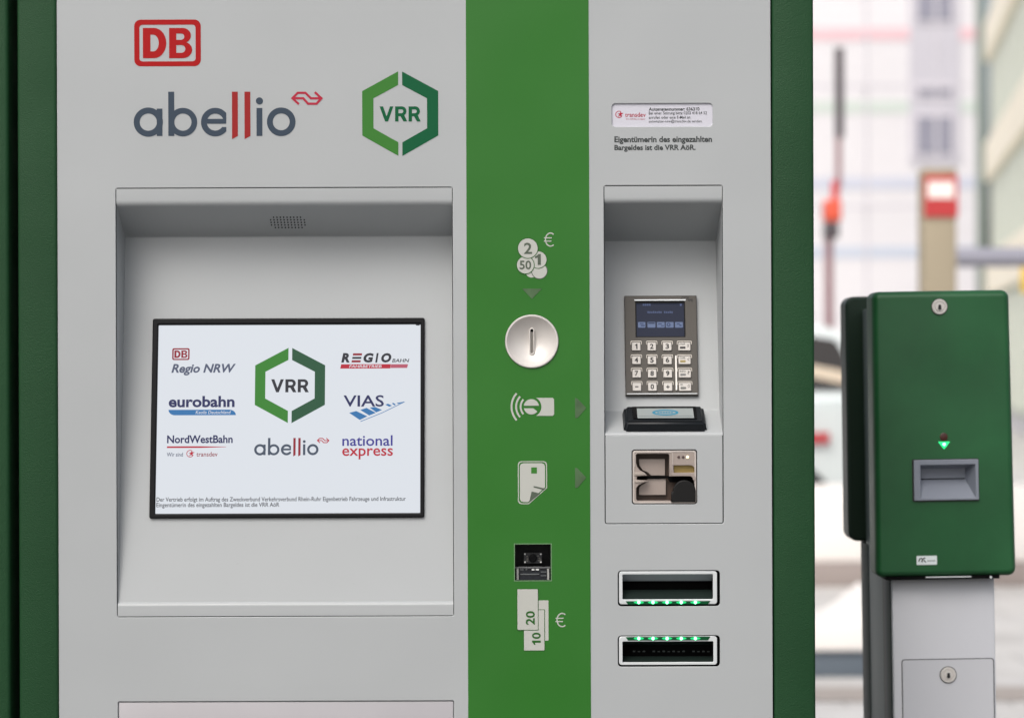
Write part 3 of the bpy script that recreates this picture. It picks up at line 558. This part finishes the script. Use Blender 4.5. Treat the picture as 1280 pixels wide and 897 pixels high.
# ---- banknote slots with green light strips
LEDM = mat('green_lamp_core', (130, 255, 190), 0.3, emit=5.0); LEDS = mat('green_light_strip', (6, 66, 36), 0.3, emit=0.3, spec=0.2); LEDH = mat('green_lamp_halo', (30, 176, 100), 0.3, emit=0.75, spec=0.2)
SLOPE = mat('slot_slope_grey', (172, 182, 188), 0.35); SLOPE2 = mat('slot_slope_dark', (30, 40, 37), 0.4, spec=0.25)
def slot(rim, inn, ledy, sy0, sy1, upper):
    g = flat('banknote_slot', [[rr(*rim, 3.5), rr(*inn, 1.2)]], SILVER, tm, w0=-0.006, w1=-0.0005, bevel=0.0005, smooth=35)
    h = RQ(*inn); o = RQ(771, rim[1] - 2, 901, rim[3] + 4)
    flat('slot_surround', [[rr(771, rim[1] - 3, 901.4, rim[3] + 5), rr(*inn, 1.2)]], BLACK, g, w0=-0.010, w1=-0.0062)
    bm = bmesh.new()
    zs = RQ(inn[0], sy0, inn[2], sy1); e = .0006
    def quad(pts): bm.faces.new([bm.verts.new(p) for p in pts])
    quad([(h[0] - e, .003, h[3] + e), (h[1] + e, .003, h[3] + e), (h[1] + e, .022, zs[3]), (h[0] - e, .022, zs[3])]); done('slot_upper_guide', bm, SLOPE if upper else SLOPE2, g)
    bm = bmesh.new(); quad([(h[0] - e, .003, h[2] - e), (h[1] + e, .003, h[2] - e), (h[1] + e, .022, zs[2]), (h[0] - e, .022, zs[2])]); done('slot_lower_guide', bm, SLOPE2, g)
    bm = bmesh.new(); addbox(bm, h[0] - .002, h[1] + .002, .034, .036, h[2] - .004, h[3] + .004)
    for xx in (h[0], h[1]): quad([(xx, .002, h[2]), (xx, .035, h[2]), (xx, .035, h[3]), (xx, .002, h[3])])
    done('slot_interior', bm, BLACK, g)
    yy = ledy
    st = flat('light_strip', [[[(782, yy - 2.1 if not upper else yy - 1.6), (888, yy - 2.1 if not upper else yy - 1.6), (885, yy + 2.4), (785, yy + 2.4)]]], LEDS, g, w0=-0.001, w1=0.0004, bevel=0.0003)
    for x in (798.5, 816.2, 833.8, 851.6, 869.2):
        flat('lamp_halo', [[arc(x, yy, 6.4, 0, 345, 23, 1.7)]], LEDH, st, w0=0.0002, w1=0.0008)  # glowing ellipse imitates lamp light scattered in the strip
        flat('green_lamp', [[circ(x, yy, 1.9, 14)]], LEDM, st, w0=0.0004, w1=0.0016, bevel=0.0006, smooth=60)
    if not upper: flat('slot_dots', [[rr(791 + i * 6.2, 812.6 + (i % 2) * .6, 794 + i * 6.2, 814.4)] for i in range(16) if i not in (3, 11)], mat('slot_dot', (34, 44, 42), 0.4), g, Plane(0.020, 830, 0.020, 800), 0, 0.0004, step=0)
slot((773.8, 713.6, 896.4, 754.6), (778.2, 717.4, 891.2, 748.6), 752.3, 727.6, 738.6, True)
slot((773.8, 794.8, 896.4, 830.4), (778.2, 801.2, 891.8, 827.2), 797.3, 808, 822, False)

# ------------------------------------------------------------------ neighbouring cabinet
nx1 = RQ(0, 400, 12.2, 500)[1]; nx0 = nx1 - 0.99
nb = empty('ticket_cabinet', ((nx0 + nx1) / 2, 0.2, 0), 'dark green cabinet edge standing close beside the ticket machine', 'cabinet')
box('side_frame', nx1 - 0.05, nx1, -0.004, 0.45, 0, MT, DOOR, nb, 0.005, 3); box('side_frame', nx0, nx0 + 0.05, -0.004, 0.45, 0, MT, DOOR, nb, 0.005, 3)
box('front_panel', nx0 + 0.0505, nx1 - 0.0505, 0, 0.44, 0.1, 1.8, GREY, nb, 0.001); box('roof', nx0 + 0.0505, nx1 - 0.0505, -0.004, 0.45, 1.801, MT, DOOR, nb, 0.004)
box('plinth', nx0 + 0.0505, nx1 - 0.0505, 0.01, 0.44, 0, 0.099, BPLAST, nb)

# ------------------------------------------------------------------ ticket validator on its post
VY = 0.384; VP = Plane(VY, 800, VY, 300)
VGREEN = mat('validator_green', (36, 92, 54), 0.40, spec=0.4, bump=0.10, bscale=500, var=0.16, vscale=7, rvar=0.14, smudge=0.28, sscale=11, wave=0.5)
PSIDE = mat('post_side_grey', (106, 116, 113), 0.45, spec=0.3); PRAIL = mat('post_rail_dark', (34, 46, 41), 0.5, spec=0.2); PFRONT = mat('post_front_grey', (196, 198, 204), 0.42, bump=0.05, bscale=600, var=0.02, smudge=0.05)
val = empty('ticket_validator', (0.605, 0.56, 0), 'green ticket validator with small green arrow lamp on grey post', 'ticket validator')
def head(name, x0t, x1t, x0b, x1b, y0, y1, z0, z1, m, rc, front_sign):
    """shell with rounded corners, a rolled rim, a shallow groove and a raised cover face"""
    yf, yb = (y0, y1) if front_sign < 0 else (y1, y0); sg_ = 1 if yb > yf else -1
    def ring(ins, d):
        r_ = max(rc - ins, 0.002); a = ins; out = []
        for (sx, sz, a0) in ((1, 1, 0), (-1, 1, 90), (-1, -1, 180), (1, -1, 270)):
            for i in range(7):
                t = R(a0 + 15 * i); z = (z1 - a - r_ if sz > 0 else z0 + a + r_) + r_ * math.sin(t)
                f = (z - z0) / (z1 - z0); xl_, xr_ = x0b + (x0t - x0b) * f, x1b + (x1t - x1b) * f
                x = (xr_ - a - r_ if sx > 0 else xl_ + a + r_) + r_ * math.cos(t); out.append((x, yf + sg_ * d, z))
        return out
    bm = bmesh.new()
    prof = [(.004, abs(yb - yf)), (0, abs(yb - yf) - .004)] + [(.0095 * (1 - math.cos(R(t))), .014 * (1 - math.sin(R(t)))) for t in (0, 12, 24, 36, 48, 60, 72, 81, 90)]
    rs = [[bm.verts.new(p) for p in ring(*q)] for q in prof]; n = len(rs[0])
    for a, b in zip(rs, rs[1:]):
        for i in range(n): bm.faces.new((a[i], a[(i + 1) % n], b[(i + 1) % n], b[i]))
    bm.faces.new(rs[0]); bm.faces.new(rs[-1]); return done(name, bm, m, val, 24)
KV = (D + VY) / D
t0 = RQ(1092.6, 363, 1265.0, 400, VY); b0 = RQ(1092.8, 690, 1269.4, 720.6, VY)
fh = head('front_head', t0[0], t0[1], b0[0], b0[1], VY, VY + 0.06, b0[2], t0[3], VGREEN, 0.011, -1)
head('rear_head', t0[0], t0[1], b0[0], b0[1], 0.672, 0.745, H - 0.276, t0[3], mat('rear_head_green', (20, 44, 30), 0.4, spec=0.4), 0.014, 1)
px0, px1 = RQ(1112, 720, 1240, 740, VY + 0.03)[0], RQ(1112, 720, 1240, 740, VY + 0.03)[1]
pt = t0[3] - 0.02
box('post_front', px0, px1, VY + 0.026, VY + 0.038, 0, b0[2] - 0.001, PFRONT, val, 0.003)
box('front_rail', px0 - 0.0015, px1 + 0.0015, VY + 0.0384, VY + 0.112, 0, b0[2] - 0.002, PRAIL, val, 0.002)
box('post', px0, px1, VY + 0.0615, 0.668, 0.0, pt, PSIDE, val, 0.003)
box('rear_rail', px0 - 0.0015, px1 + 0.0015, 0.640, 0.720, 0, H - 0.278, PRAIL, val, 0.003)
box('foot_plate', px0 - 0.03, px1 + 0.03, VY - 0.02, 0.76, -0.002, 0.012, PRAIL, val, 0.002)
gz = RQ(1106, 720.4, 1248, 723.8, VY)
box('head_gasket', gz[0], gz[1], VY + 0.004, VY + 0.058, gz[2], gz[3] + 0.001, BLACK, val)
flat('gasket_strip', [[rr(1155, 719.9, 1212, 721.3)]], SILVER, val, VP, -0.003, 0.0005)
flat('gasket_screw', [[circ(1236.5, 721.6, 1.6, 12)]], SILVER, val, VP, -0.003, 0.0005)
# service door in the post
DP = Plane(VY + 0.026, 900, VY + 0.026, 700)
flat('door_seam', [[rr(1123.8, 822.6, 1239.6, 1200, 4), rr(1124.8, 823.6, 1238.6, 1199, 3.4)]], INK, val, DP, -0.001, 0.0004)
sdoor = flat('service_door', [[rr(1125.0, 823.8, 1238.4, 1198.8, 3.4)]], PFRONT, val, DP, -0.001, 0.0012, bevel=0.0004, smooth=35)
def lock(px, py, r, yy, parent):
    l = lathe('lock', px, py, [(r, 0.002), (r, -0.0016), (r * .92, -0.0026), (r * .72, -0.0026), (r * .68, -0.0014), (r * .60, -0.0014), (r * .56, -0.0030), (r * .1, -0.0034), (0, -0.0034)], STEEL, parent, yy, 40)
    lathe('lock_ring', px, py, [(r * 1.09, 0.001), (r * 1.09, -0.0006), (r * .99, -0.0006)], INK, l, yy, 40)
    P = Plane(yy, py + 20, yy, py - 20); flat('keyhole', [[[(px - r * .22, py + r * .3), (px - r * .16, py - r * .28), (px + r * .16, py - r * .28), (px + r * .22, py + r * .3), (px, py + r * .42)]]], INK, l, P, 0.0030, 0.0040)
lock(1181.4, 842.8, 9.8, VY + 0.0248, sdoor)
lock(1176.4, 383.2, 9.6, VY, fh)
lathe('red_lamp', 1179.8, 545.6, [(5, 0.001), (5, -0.0008), (4, -0.0012), (0, -0.0014)], mat('unlit_red_lamp', (70, 34, 28), 0.3), fh, VY, 24)
flat('green_arrow_lamp', [[[(1172.6, 551.6), (1187.4, 551.6), (1184, 556.6), (1180, 561.2), (1176, 556.6)]]], mat('green_arrow_glow', (40, 222, 128), 0.3, emit=0.9), fh, VP, -0.0005, 0.001, bevel=0.0003)
flat('arrow_lamp_core', [[circ(1180, 554.8, 1.9, 14)]], LEDM, fh, VP, 0.0008, 0.0014)
# ticket mouth: sloping funnel
MO = mat('mouth_grey_plastic', (126, 132, 144), 0.42, bump=0.03)
mth = flat('ticket_mouth', [[rr(1141.2, 574.0, 1222.2, 624.6, 1.2), rr(1149.6, 580.4, 1218, 621.6, .5)]], MO, fh, VP, -0.001, 0.0045, bevel=0.0008, smooth=35)
flat('mouth_seal', [[rr(1139.6, 573.0, 1223.0, 626.0, 1.2), rr(1141.2, 574.0, 1222.2, 624.6, 1)]], INK, fh, VP, -0.001, 0.0006)
m0 = RQ(1149.6, 580.4, 1218, 621.6, VY); mi = RQ(1150, 598.2, 1209, 599.6, VY)
bm = bmesh.new(); yi = VY + 0.02; yo = VY - 0.003
A = [bm.verts.new(p) for p in ((m0[0], yo, m0[3]), (m0[1], yo, m0[3]), (m0[1], yo, m0[2]), (m0[0], yo, m0[2]))]
B = [bm.verts.new(p) for p in ((mi[0], yi, mi[3] + .014), (mi[1], yi, mi[3] + .014), (mi[1], yi, mi[3]), (mi[0], yi, mi[3]))]
Cc = [bm.verts.new(p) for p in ((mi[1], yi, mi[2]), (mi[0], yi, mi[2]))]
bm.faces.new((A[0], A[1], B[1], B[0])); bm.faces.new((B[0], B[1], B[2], B[3])); bm.faces.new((A[3], A[2], Cc[0], Cc[1])); bm.faces.new((A[0], B[0], B[3], Cc[1], A[3])); bm.faces.new((A[1], A[2], Cc[0], B[2], B[1]))
# open the head behind the mouth is not needed: the funnel stands in a shallow pocket in front of a dark slit
done('mouth_funnel', bm, MO, mth)
for e_ in (fh,):                 # cut the pocket into the head
    cutter = bmesh.new(); addbox(cutter, m0[0] - .001, m0[1] + .001, VY - .02, VY + .03, m0[2] - .001, m0[3] + .001); cme = bpy.data.meshes.new('cut'); cutter.to_mesh(cme); cutter.free()
    cob = bpy.data.objects.new('cut', cme); COL.objects.link(cob)
    md = fh.modifiers.new('pocket', 'BOOLEAN'); md.operation = 'DIFFERENCE'; md.object = cob; md.solver = 'EXACT'
    bpy.context.view_layer.update(); dg = bpy.context.evaluated_depsgraph_get()
    me = bpy.data.meshes.new_from_object(fh.evaluated_get(dg)); fh.modifiers.clear(); fh.data = me; me.shade_smooth(); me.set_sharp_from_angle(angle=R(14))
    bpy.data.objects.remove(cob)
flat('mouth_slit', [[rr(1148, 596.8, 1211, 600.6)]], BLACK, mth, Plane(yi + .001, 610, yi + .001, 590), -0.002, 0)
stk = flat('sticker', [[rr(1143.8, 693.8, 1169.2, 705.0, .6)]], mat('white_sticker', (222, 230, 232), 0.35), fh, VP, 0.0001, 0.0006)
flat('sticker_emblem', [[stroke([(1146.4, 701), (1147.6, 697.6), (1150.4, 696.6)], 1.3)], [stroke([(1150, 701.6), (1151.2, 697.8), (1154.6, 696.4)], 1.5)], [stroke([(1152.4, 699), (1155.4, 701.8)], 1.2)]], INK, stk, VP, 0.0007, 0.0009)
flat('sticker_text_line', [[rr(1157.4 + i * 1.7, 699.2, 1158.5 + i * 1.7, 701.0 - (i % 2) * .5)] for i in range(6)], mat('pale_ink', (120, 126, 130), 0.5), stk, VP, 0.0007, 0.0009, step=0)
LEAN = 0.75
val.rotation_euler = (0, R(-LEAN), 0); val.location.x += math.tan(R(LEAN)) * (H - 0.12)

# ------------------------------------------------------------------ background place, built where it stands
def at(px, py, dist): q = dr(px, py); return (q[0] - 640) / 1000 * dist / D, H + (448.5 - q[1]) / 1000 * dist / D
def span(px0, py0, px1, py1, dist):
    a_, b_ = at((px0 + px1) / 2, (py0 + py1) / 2, dist); w, h = (px1 - px0) / 2000 * dist / D, (py1 - py0) / 2000 * dist / D
    return a_ - w, a_ + w, b_ - h, b_ + h
def yd(dist): return dist - D
def tube(name, px, p0, p1, wpx, dist, m, parent):
    x, z1 = at(px, p0, dist); z0 = at(px, p1, dist)[1] if p1 is not None else 0; bm = bmesh.new()
    r = bmesh.ops.create_cone(bm, cap_ends=True, segments=20, radius1=wpx / 2000 * dist / D, radius2=wpx / 2000 * dist / D, depth=z1 - z0)
    for v in r['verts']: v.co += Vector((x, yd(dist), (z0 + z1) / 2))
    return done(name, bm, m, parent, 40)
# far rendered facade
FD = 60; fy = yd(FD)
PLASTER = mat('white_plaster', (226, 224, 227), 0.8, var=0.03, vscale=0.4)
fac = empty('rendered_building', (9, fy + 4, 0), 'far white rendered building with pink and pale string courses', 'building')
fx0, fx1 = at(560, 400, FD)[0], at(1224, 400, FD)[0]
box('wall', fx0, fx1, fy, fy + 8, 0, 15.5, PLASTER, fac)
box('roof', fx0 - 0.3, fx1 + 0.1, fy - 0.4, fy + 8.4, 15.5, 16.0, mat('roof_grey', (120, 116, 116), 0.7), fac)
for (p0, p1, c, pr) in ((35, 50, (232, 196, 202), .03), (126, 142, (206, 216, 209), .02), (222, 236, (204, 208, 222), .02), (308, 322, (198, 206, 220), .02)):
    s_ = span(1016, p0, 1222, p1, FD); box('string_course', fx0, fx1 - 0.02, fy - pr, fy - 0.002, s_[2], s_[3], mat('course_%d' % p0, c, 0.8), fac)
WG = mat('window_hazed_glass', (150, 150, 164), 0.3); WF = mat('window_frame_white', (220, 216, 222), 0.5)  # pane colour lightened, distance haze put into it
for dx in (0, -190, -380):
    for (y0, y1) in ((-40, 30), (104, 123), (143, 196), (250, 300)):
        if (y0 == 250 and dx == 0): continue
        s_ = span(1142 + dx, y0, 1192 + dx, y1, FD)
        w_ = box('window', s_[0], s_[1], fy - 0.09, fy - 0.003, s_[2], s_[3], WF, fac)
        for (a_, b_) in ((s_[0] + .06, s_[1] - .06),): box('pane', a_, b_, fy - 0.105, fy - 0.092, s_[2] + .06, s_[3] - .06, WG, w_)
s_ = span(1136, -160, 1199, 205, FD); box('bay', s_[0], s_[1], fy - .055, fy - .001, s_[2], s_[3], mat('bay_grey', (200, 198, 206), .8), fac)
# scaffold standing in front of that facade
SCD = 57.5; SCM = mat('scaffold_tube', (206, 203, 210), 0.6)
scf = empty('scaffold', (at(1110, 400, SCD)[0], yd(SCD), 0), 'pale tube scaffold standing before the far white building', 'scaffold')
for p in range(818, 1225, 88): tube('upright', p, -160, None, 4, SCD, SCM, scf)
for p in (-60, 112, 262, 400):
    x0, z0 = at(796, p, SCD); x1 = at(1208, p, SCD)[0]; box('ledger', x0, x1, yd(SCD) - .12, yd(SCD) - .05, z0, z0 + .07, SCM, scf)
# right-hand office building receding from the street
CREAM = mat('cream_spandrel', (255, 247, 228), 0.7, var=0.03, vscale=.5); GLZ = mat('greenish_glazing', (216, 222, 206), 0.5); MUL = mat('mullion_grey', (176, 184, 172), 0.5)
ang = math.atan(0.135); far = Vector((at(1231, 400, 50)[0], yd(50), 0)); dirv = Vector((-math.sin(ang), -math.cos(ang), 0)); nor = Vector((-math.cos(ang), math.sin(ang), 0)); LEN = 22
off = empty('office_building', far + dirv * 8, 'cream office building with long bands of greenish windows', 'building')
def wallbox(name, s0, s1, d0, d1, z0, z1, m, parent=off):   # s along the wall, d out of the wall
    bm = bmesh.new(); r = bmesh.ops.create_cube(bm, size=1)
    for v in r['verts']: v.co = far + dirv * (s0 if v.co.x < 0 else s1) + nor * (d0 if v.co.y < 0 else d1) + Vector((0, 0, z0 if v.co.z < 0 else z1))
    return done(name, bm, m, parent)
wallbox('wall', 0.02, LEN, -7, -0.25, 0, 14, PLASTER)
for z in (2.45, 4.68, 7.0, 9.3, 11.6): wallbox('spandrel', 0, LEN, -0.3, 0, z, z + 0.72, CREAM)
for z0, z1 in ((0.3, 2.45), (3.17, 4.68), (5.4, 7.0), (7.72, 9.3), (10.02, 11.6)):
    n_ = 9
    for i in range(n_):
        a_ = LEN * i / n_; w_ = wallbox('window', a_ + .06, a_ + LEN / n_ - .06, -.245, -.14, z0 + .002, z1 - .002, MUL); wallbox('pane', a_ + .14, a_ + LEN / n_ - .14, -.138, -.12, z0 + .08, z1 - .08, GLZ, w_)
wallbox('corner_pipe', -0.02, 0.12, 0.02, 0.16, 0, 13.6, mat('pipe_green_grey', (120, 132, 126), 0.5))
wallbox('roof', -0.2, LEN + .2, -7.2, 0.2, 14.0, 14.4, mat('roof_grey', (120, 116, 116), 0.7))
# dark pole with orange lamp
PD = 18; py_ = yd(PD)
sg = empty('signal_pole', (*[at(1043, 400, PD)[0]], py_, 0), 'thin dark pole with orange red lamp housing', 'pole')
DK_ = mat('pole_dark', (84, 76, 80), 0.5); OR = mat('lamp_orange_red', (224, 92, 66), 0.5); PB_ = mat('pole_rose_brown', (150, 112, 116), 0.5)
tube('pole_cap', 1049, 60, 172, 12, PD, DK_, sg); tube('pole_tube', 1048, 172, 236, 8, PD, PB_, sg); tube('red_sleeve', 1044, 226, 262, 10, PD, mat('sleeve_red', (206, 50, 48), 0.4), sg)
s_ = span(1029, 250, 1050, 278, PD); box('lamp_housing', s_[0], s_[1], py_ - .1, py_ + .08, s_[2], s_[3], OR, sg, 0.02)
s_ = span(1030, 278, 1047, 298, PD); box('junction_box', s_[0], s_[1], py_ - .1, py_ + .08, s_[2] , s_[3] - .002, DK_, sg, 0.01)
tube('pole', 1036, 297, None, 11, PD, PB_, sg)
# beige post with red and white plate
BD = 13; by = yd(BD)
bp = empty('sign_post', (at(1174, 400, BD)[0], by, 0), 'stout beige post carrying a red and white plate', 'post')
s_ = span(1154, 210, 1196, 360, BD); BEI = mat('beige_concrete', (158, 147, 126), 0.8, bump=.2, bscale=60, var=.06)
box('post', s_[0], s_[1], by, by + 0.18, 0, s_[3], BEI, bp, 0.01)
s_ = span(1155, 219, 1197, 271, BD); pl_ = box('plate', s_[0], s_[1], by - 0.012, by - 0.001, s_[2], s_[3], mat('plate_red', (186, 56, 58), 0.5), bp)
s_ = span(1159, 227, 1192, 248, BD); box('plate_white_field', s_[0], s_[1], by - 0.015, by - 0.0125, s_[2], s_[3], mat('plate_white', (244, 238, 232), 0.4), pl_)
# horizontal barrier pipe
RD = 14; ry = yd(RD)
br_ = empty('barrier_rail', (at(1300, 400, RD)[0], ry, 0), 'thick grey horizontal barrier pipe beside the beige post', 'barrier')
x0, z0 = at(1178, 320, RD); x1 = x0 + 2.6; rad = 0.055
bm = bmesh.new(); r = bmesh.ops.create_cone(bm, cap_ends=True, segments=24, radius1=rad, radius2=rad, depth=x1 - x0)
for v in r['verts']: v.co = Vector((v.co.z + (x0 + x1) / 2, v.co.x + ry + .2, v.co.y + z0))
GPIPE = mat('pipe_grey', (150, 150, 162), 0.4, metal=.2); done('pipe', bm, GPIPE, br_, 40)
for xx in (x0 + 0.06, x1 - 0.1):
    bm = bmesh.new(); r = bmesh.ops.create_cone(bm, cap_ends=True, segments=20, radius1=.045, radius2=.045, depth=z0 - rad * .5)
    for v in r['verts']: v.co += Vector((xx, ry + .2, (z0 - rad * .5) / 2))
    done('support', bm, GPIPE, br_, 40)
# yellow sign
s_ = span(1276, 334, 1312, 366, 15); ysn = empty('yellow_sign', ((s_[0] + s_[1]) / 2, yd(15), 0), 'small yellow sign plate on thin pole past the validator', 'sign')
box('plate', s_[0], s_[1], yd(15) - .02, yd(15), s_[2], s_[3], mat('sign_yellow', (226, 186, 60), 0.5), ysn, .003); tube('pole', 1291, 352, None, 9, 15.1, PB_, ysn)
# low wall with plinth
WD = 14; wy = yd(WD)
lw = empty('low_wall', (at(1120, 400, WD)[0], wy, 0), 'low white plastered wall on a taupe plinth behind the validator', 'wall')
wx0, wx1 = at(850, 500, WD)[0], at(1520, 500, WD)[0]; wz = at(1100, 607, WD)[1]
WHITE = mat('wall_white', (236, 232, 228), 0.75, var=.03, vscale=1.5)
box('wall_body', wx0, wx1, wy, wy + .25, .135, wz, WHITE, lw, .01); box('plinth', wx0 - .02, wx1 + .02, wy - .03, wy + .28, 0, .134, mat('plinth_taupe', (150, 140, 136), .8), lw, .004)
# bench: white slab on a dark base, curved end
ED = 10; ey = yd(ED)
be = empty('street_bench', (at(1010, 800, ED)[0], ey + .2, 0), 'low white slab bench on a dark blue grey base', 'bench')
bx0, bx1 = at(900, 800, ED)[0], at(1092, 800, ED)[0]; zt, zm = at(1050, 776, ED)[1], at(1050, 814, ED)[1]
box('seat', bx0, bx1, ey, ey + .5, zm, zt, WHITE, be, .015, 3); box('base', bx0 + .06, bx1 - .02, ey + .03, ey + .45, 0, zm - .001, mat('bench_base', (92, 102, 112), .5), be, .005)
bm = bmesh.new(); pts = [(bx1 - .16, zt - .004), (bx1, zt - .004), (bx1, zt + .115)] + [(bx1 - .16 * t, zt + .115 * (1 - t) ** 1.3) for t in (.25, .5, .75)]
f_ = bm.faces.new([bm.verts.new((x, ey + .05, z)) for x, z in pts]); ex = bmesh.ops.extrude_face_region(bm, geom=[f_]); bmesh.ops.translate(bm, vec=(0, .4, 0), verts=[v for v in ex['geom'] if isinstance(v, bmesh.types.BMVert)])
done('end_rest', bm, WHITE, be)
# paving band
s_ = (yd(9.3), yd(9.7)); bm = bmesh.new(); bm.faces.new([bm.verts.new(p) for p in ((-30, s_[0], .004), (30, s_[0], .004), (30, s_[1], .004), (-30, s_[1], .004))])
tag(done('paving_band', bm, mat('band_taupe', (160, 152, 146), .7, var=.05)), kind='structure')
# parked car, its tail showing past the ticket machine
CD = 15.5; cyc = yd(CD); xt = at(1142, 500, CD)[0]; LC = 3.9
car = empty('parked_car', (xt - LC / 2, cyc + .85, 0), 'pale silver car parked behind the low wall with red tail lamp', 'car')
PAINT = mat('car_silver', (214, 222, 222), .25, metal=.1, coat=.5); CG = mat('car_glass', (34, 30, 28), .08); TY = mat('tyre', (28, 28, 28), .8); RIM = mat('wheel_rim', (170, 172, 174), .3, metal=.8)
def hull(name, secs, m, parent, bev=0.02):   # sections along x: (x, half-depth, z0, z1)
    bm = bmesh.new(); rs = []
    for x, hd, z0, z1 in secs: rs.append([bm.verts.new((x, cyc + .85 + s * hd, z)) for s, z in ((-1, z0), (-1, z1), (1, z1), (1, z0))])
    for a_, b_ in zip(rs, rs[1:]):
        for i in range(4): bm.faces.new((a_[i], a_[(i + 1) % 4], b_[(i + 1) % 4], b_[i]))
    bm.faces.new(rs[0]); bm.faces.new(rs[-1]); bmesh.ops.bevel(bm, geom=list(bm.edges), offset=bev, segments=2, affect='EDGES'); return done(name, bm, m, parent, 40)
X_ = lambda t: xt - t * LC
body = hull('body', [(X_(0), .72, .38, .88), (X_(.02), .82, .25, 1.0), (X_(.3), .86, .22, .98), (X_(.62), .86, .22, .95), (X_(.9), .82, .24, .80), (X_(1), .70, .32, .66)], PAINT, car, .04)
bm = bmesh.new(); cb_ = [(X_(.03), .78, .97), (X_(.11), .62, 1.42), (X_(.2), .62, 1.52), (X_(.45), .62, 1.52), (X_(.52), .64, 1.44), (X_(.68), .80, .95)]
rs = [[bm.verts.new((x, cyc + .85 + s * hd, z)) for s in (-1, 1)] for x, hd, z in cb_]; lo = [[bm.verts.new((x, cyc + .85 + s * .80, .93)) for s in (-1, 1)] for x, hd, z in cb_]
for i in range(len(cb_) - 1):
    bm.faces.new((rs[i][0], rs[i][1], rs[i + 1][1], rs[i + 1][0]))
    for s in (0, 1): bm.faces.new((rs[i][s], rs[i + 1][s], lo[i + 1][s], lo[i][s]))
done('cabin', bm, PAINT, car, 30)
def sidewin(name, pts):
    for s in (-1, 1):
        bm = bmesh.new(); vs = []
        for t, z in pts: hd = .80 - (.80 - .62) * (z - .95) / .57 + .012; vs.append(bm.verts.new((X_(t), cyc + .85 + s * hd, z)))
        bm.faces.new(vs); done(name, bm, CG, car)
sidewin('quarter_window', [(.075, 1.06), (.115, 1.36), (.175, 1.40), (.19, 1.06)]); sidewin('rear_door_window', [(.215, 1.06), (.20, 1.41), (.36, 1.42), (.37, 1.06)]); sidewin('front_door_window', [(.39, 1.06), (.38, 1.42), (.46, 1.42), (.60, 1.05)])
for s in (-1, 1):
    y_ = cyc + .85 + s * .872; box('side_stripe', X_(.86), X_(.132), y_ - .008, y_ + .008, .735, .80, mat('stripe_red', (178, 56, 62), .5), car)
    y_ = cyc + .85 + s * .60; bm = bmesh.new(); bm.faces.new([bm.verts.new((x, cyc + .85 + s * (.80 - .18 * (z - .95) / .57 + .02), z)) for x, z in ((X_(.19), 1.235), (X_(.19), 1.16), (X_(.08), 1.07), (X_(.08), 1.15))]); done('window_streak', bm, mat('streak_beige', (200, 186, 166), .8), car)  # added beige strip imitating a bright streak across the window
    box('tail_lamp', X_(.055), X_(-.004), cyc + .85 + s * .74 - .1, cyc + .85 + s * .74 + .1, .72, .86, mat('tail_lamp_red', (200, 24, 34), .2), car, .01)
    for t in (.2, .8):
        for nm, rr_, wd, m_ in (('wheel', .31, .2, TY),):
            bm = bmesh.new(); r = bmesh.ops.create_cone(bm, cap_ends=True, segments=28, radius1=rr_, radius2=rr_, depth=wd)
            for v in r['verts']: v.co = Vector((v.co.x + X_(t), v.co.z + cyc + .85 + s * .76, v.co.y + .31))
            w_ = done(nm, bm, m_, car, 40)
            bm = bmesh.new(); r = bmesh.ops.create_cone(bm, cap_ends=True, segments=28, radius1=.2, radius2=.2, depth=wd + .02)
            for v in r['verts']: v.co = Vector((v.co.x + X_(t), v.co.z + cyc + .85 + s * .76, v.co.y + .31))
            done('rim', bm, RIM, w_, 40)
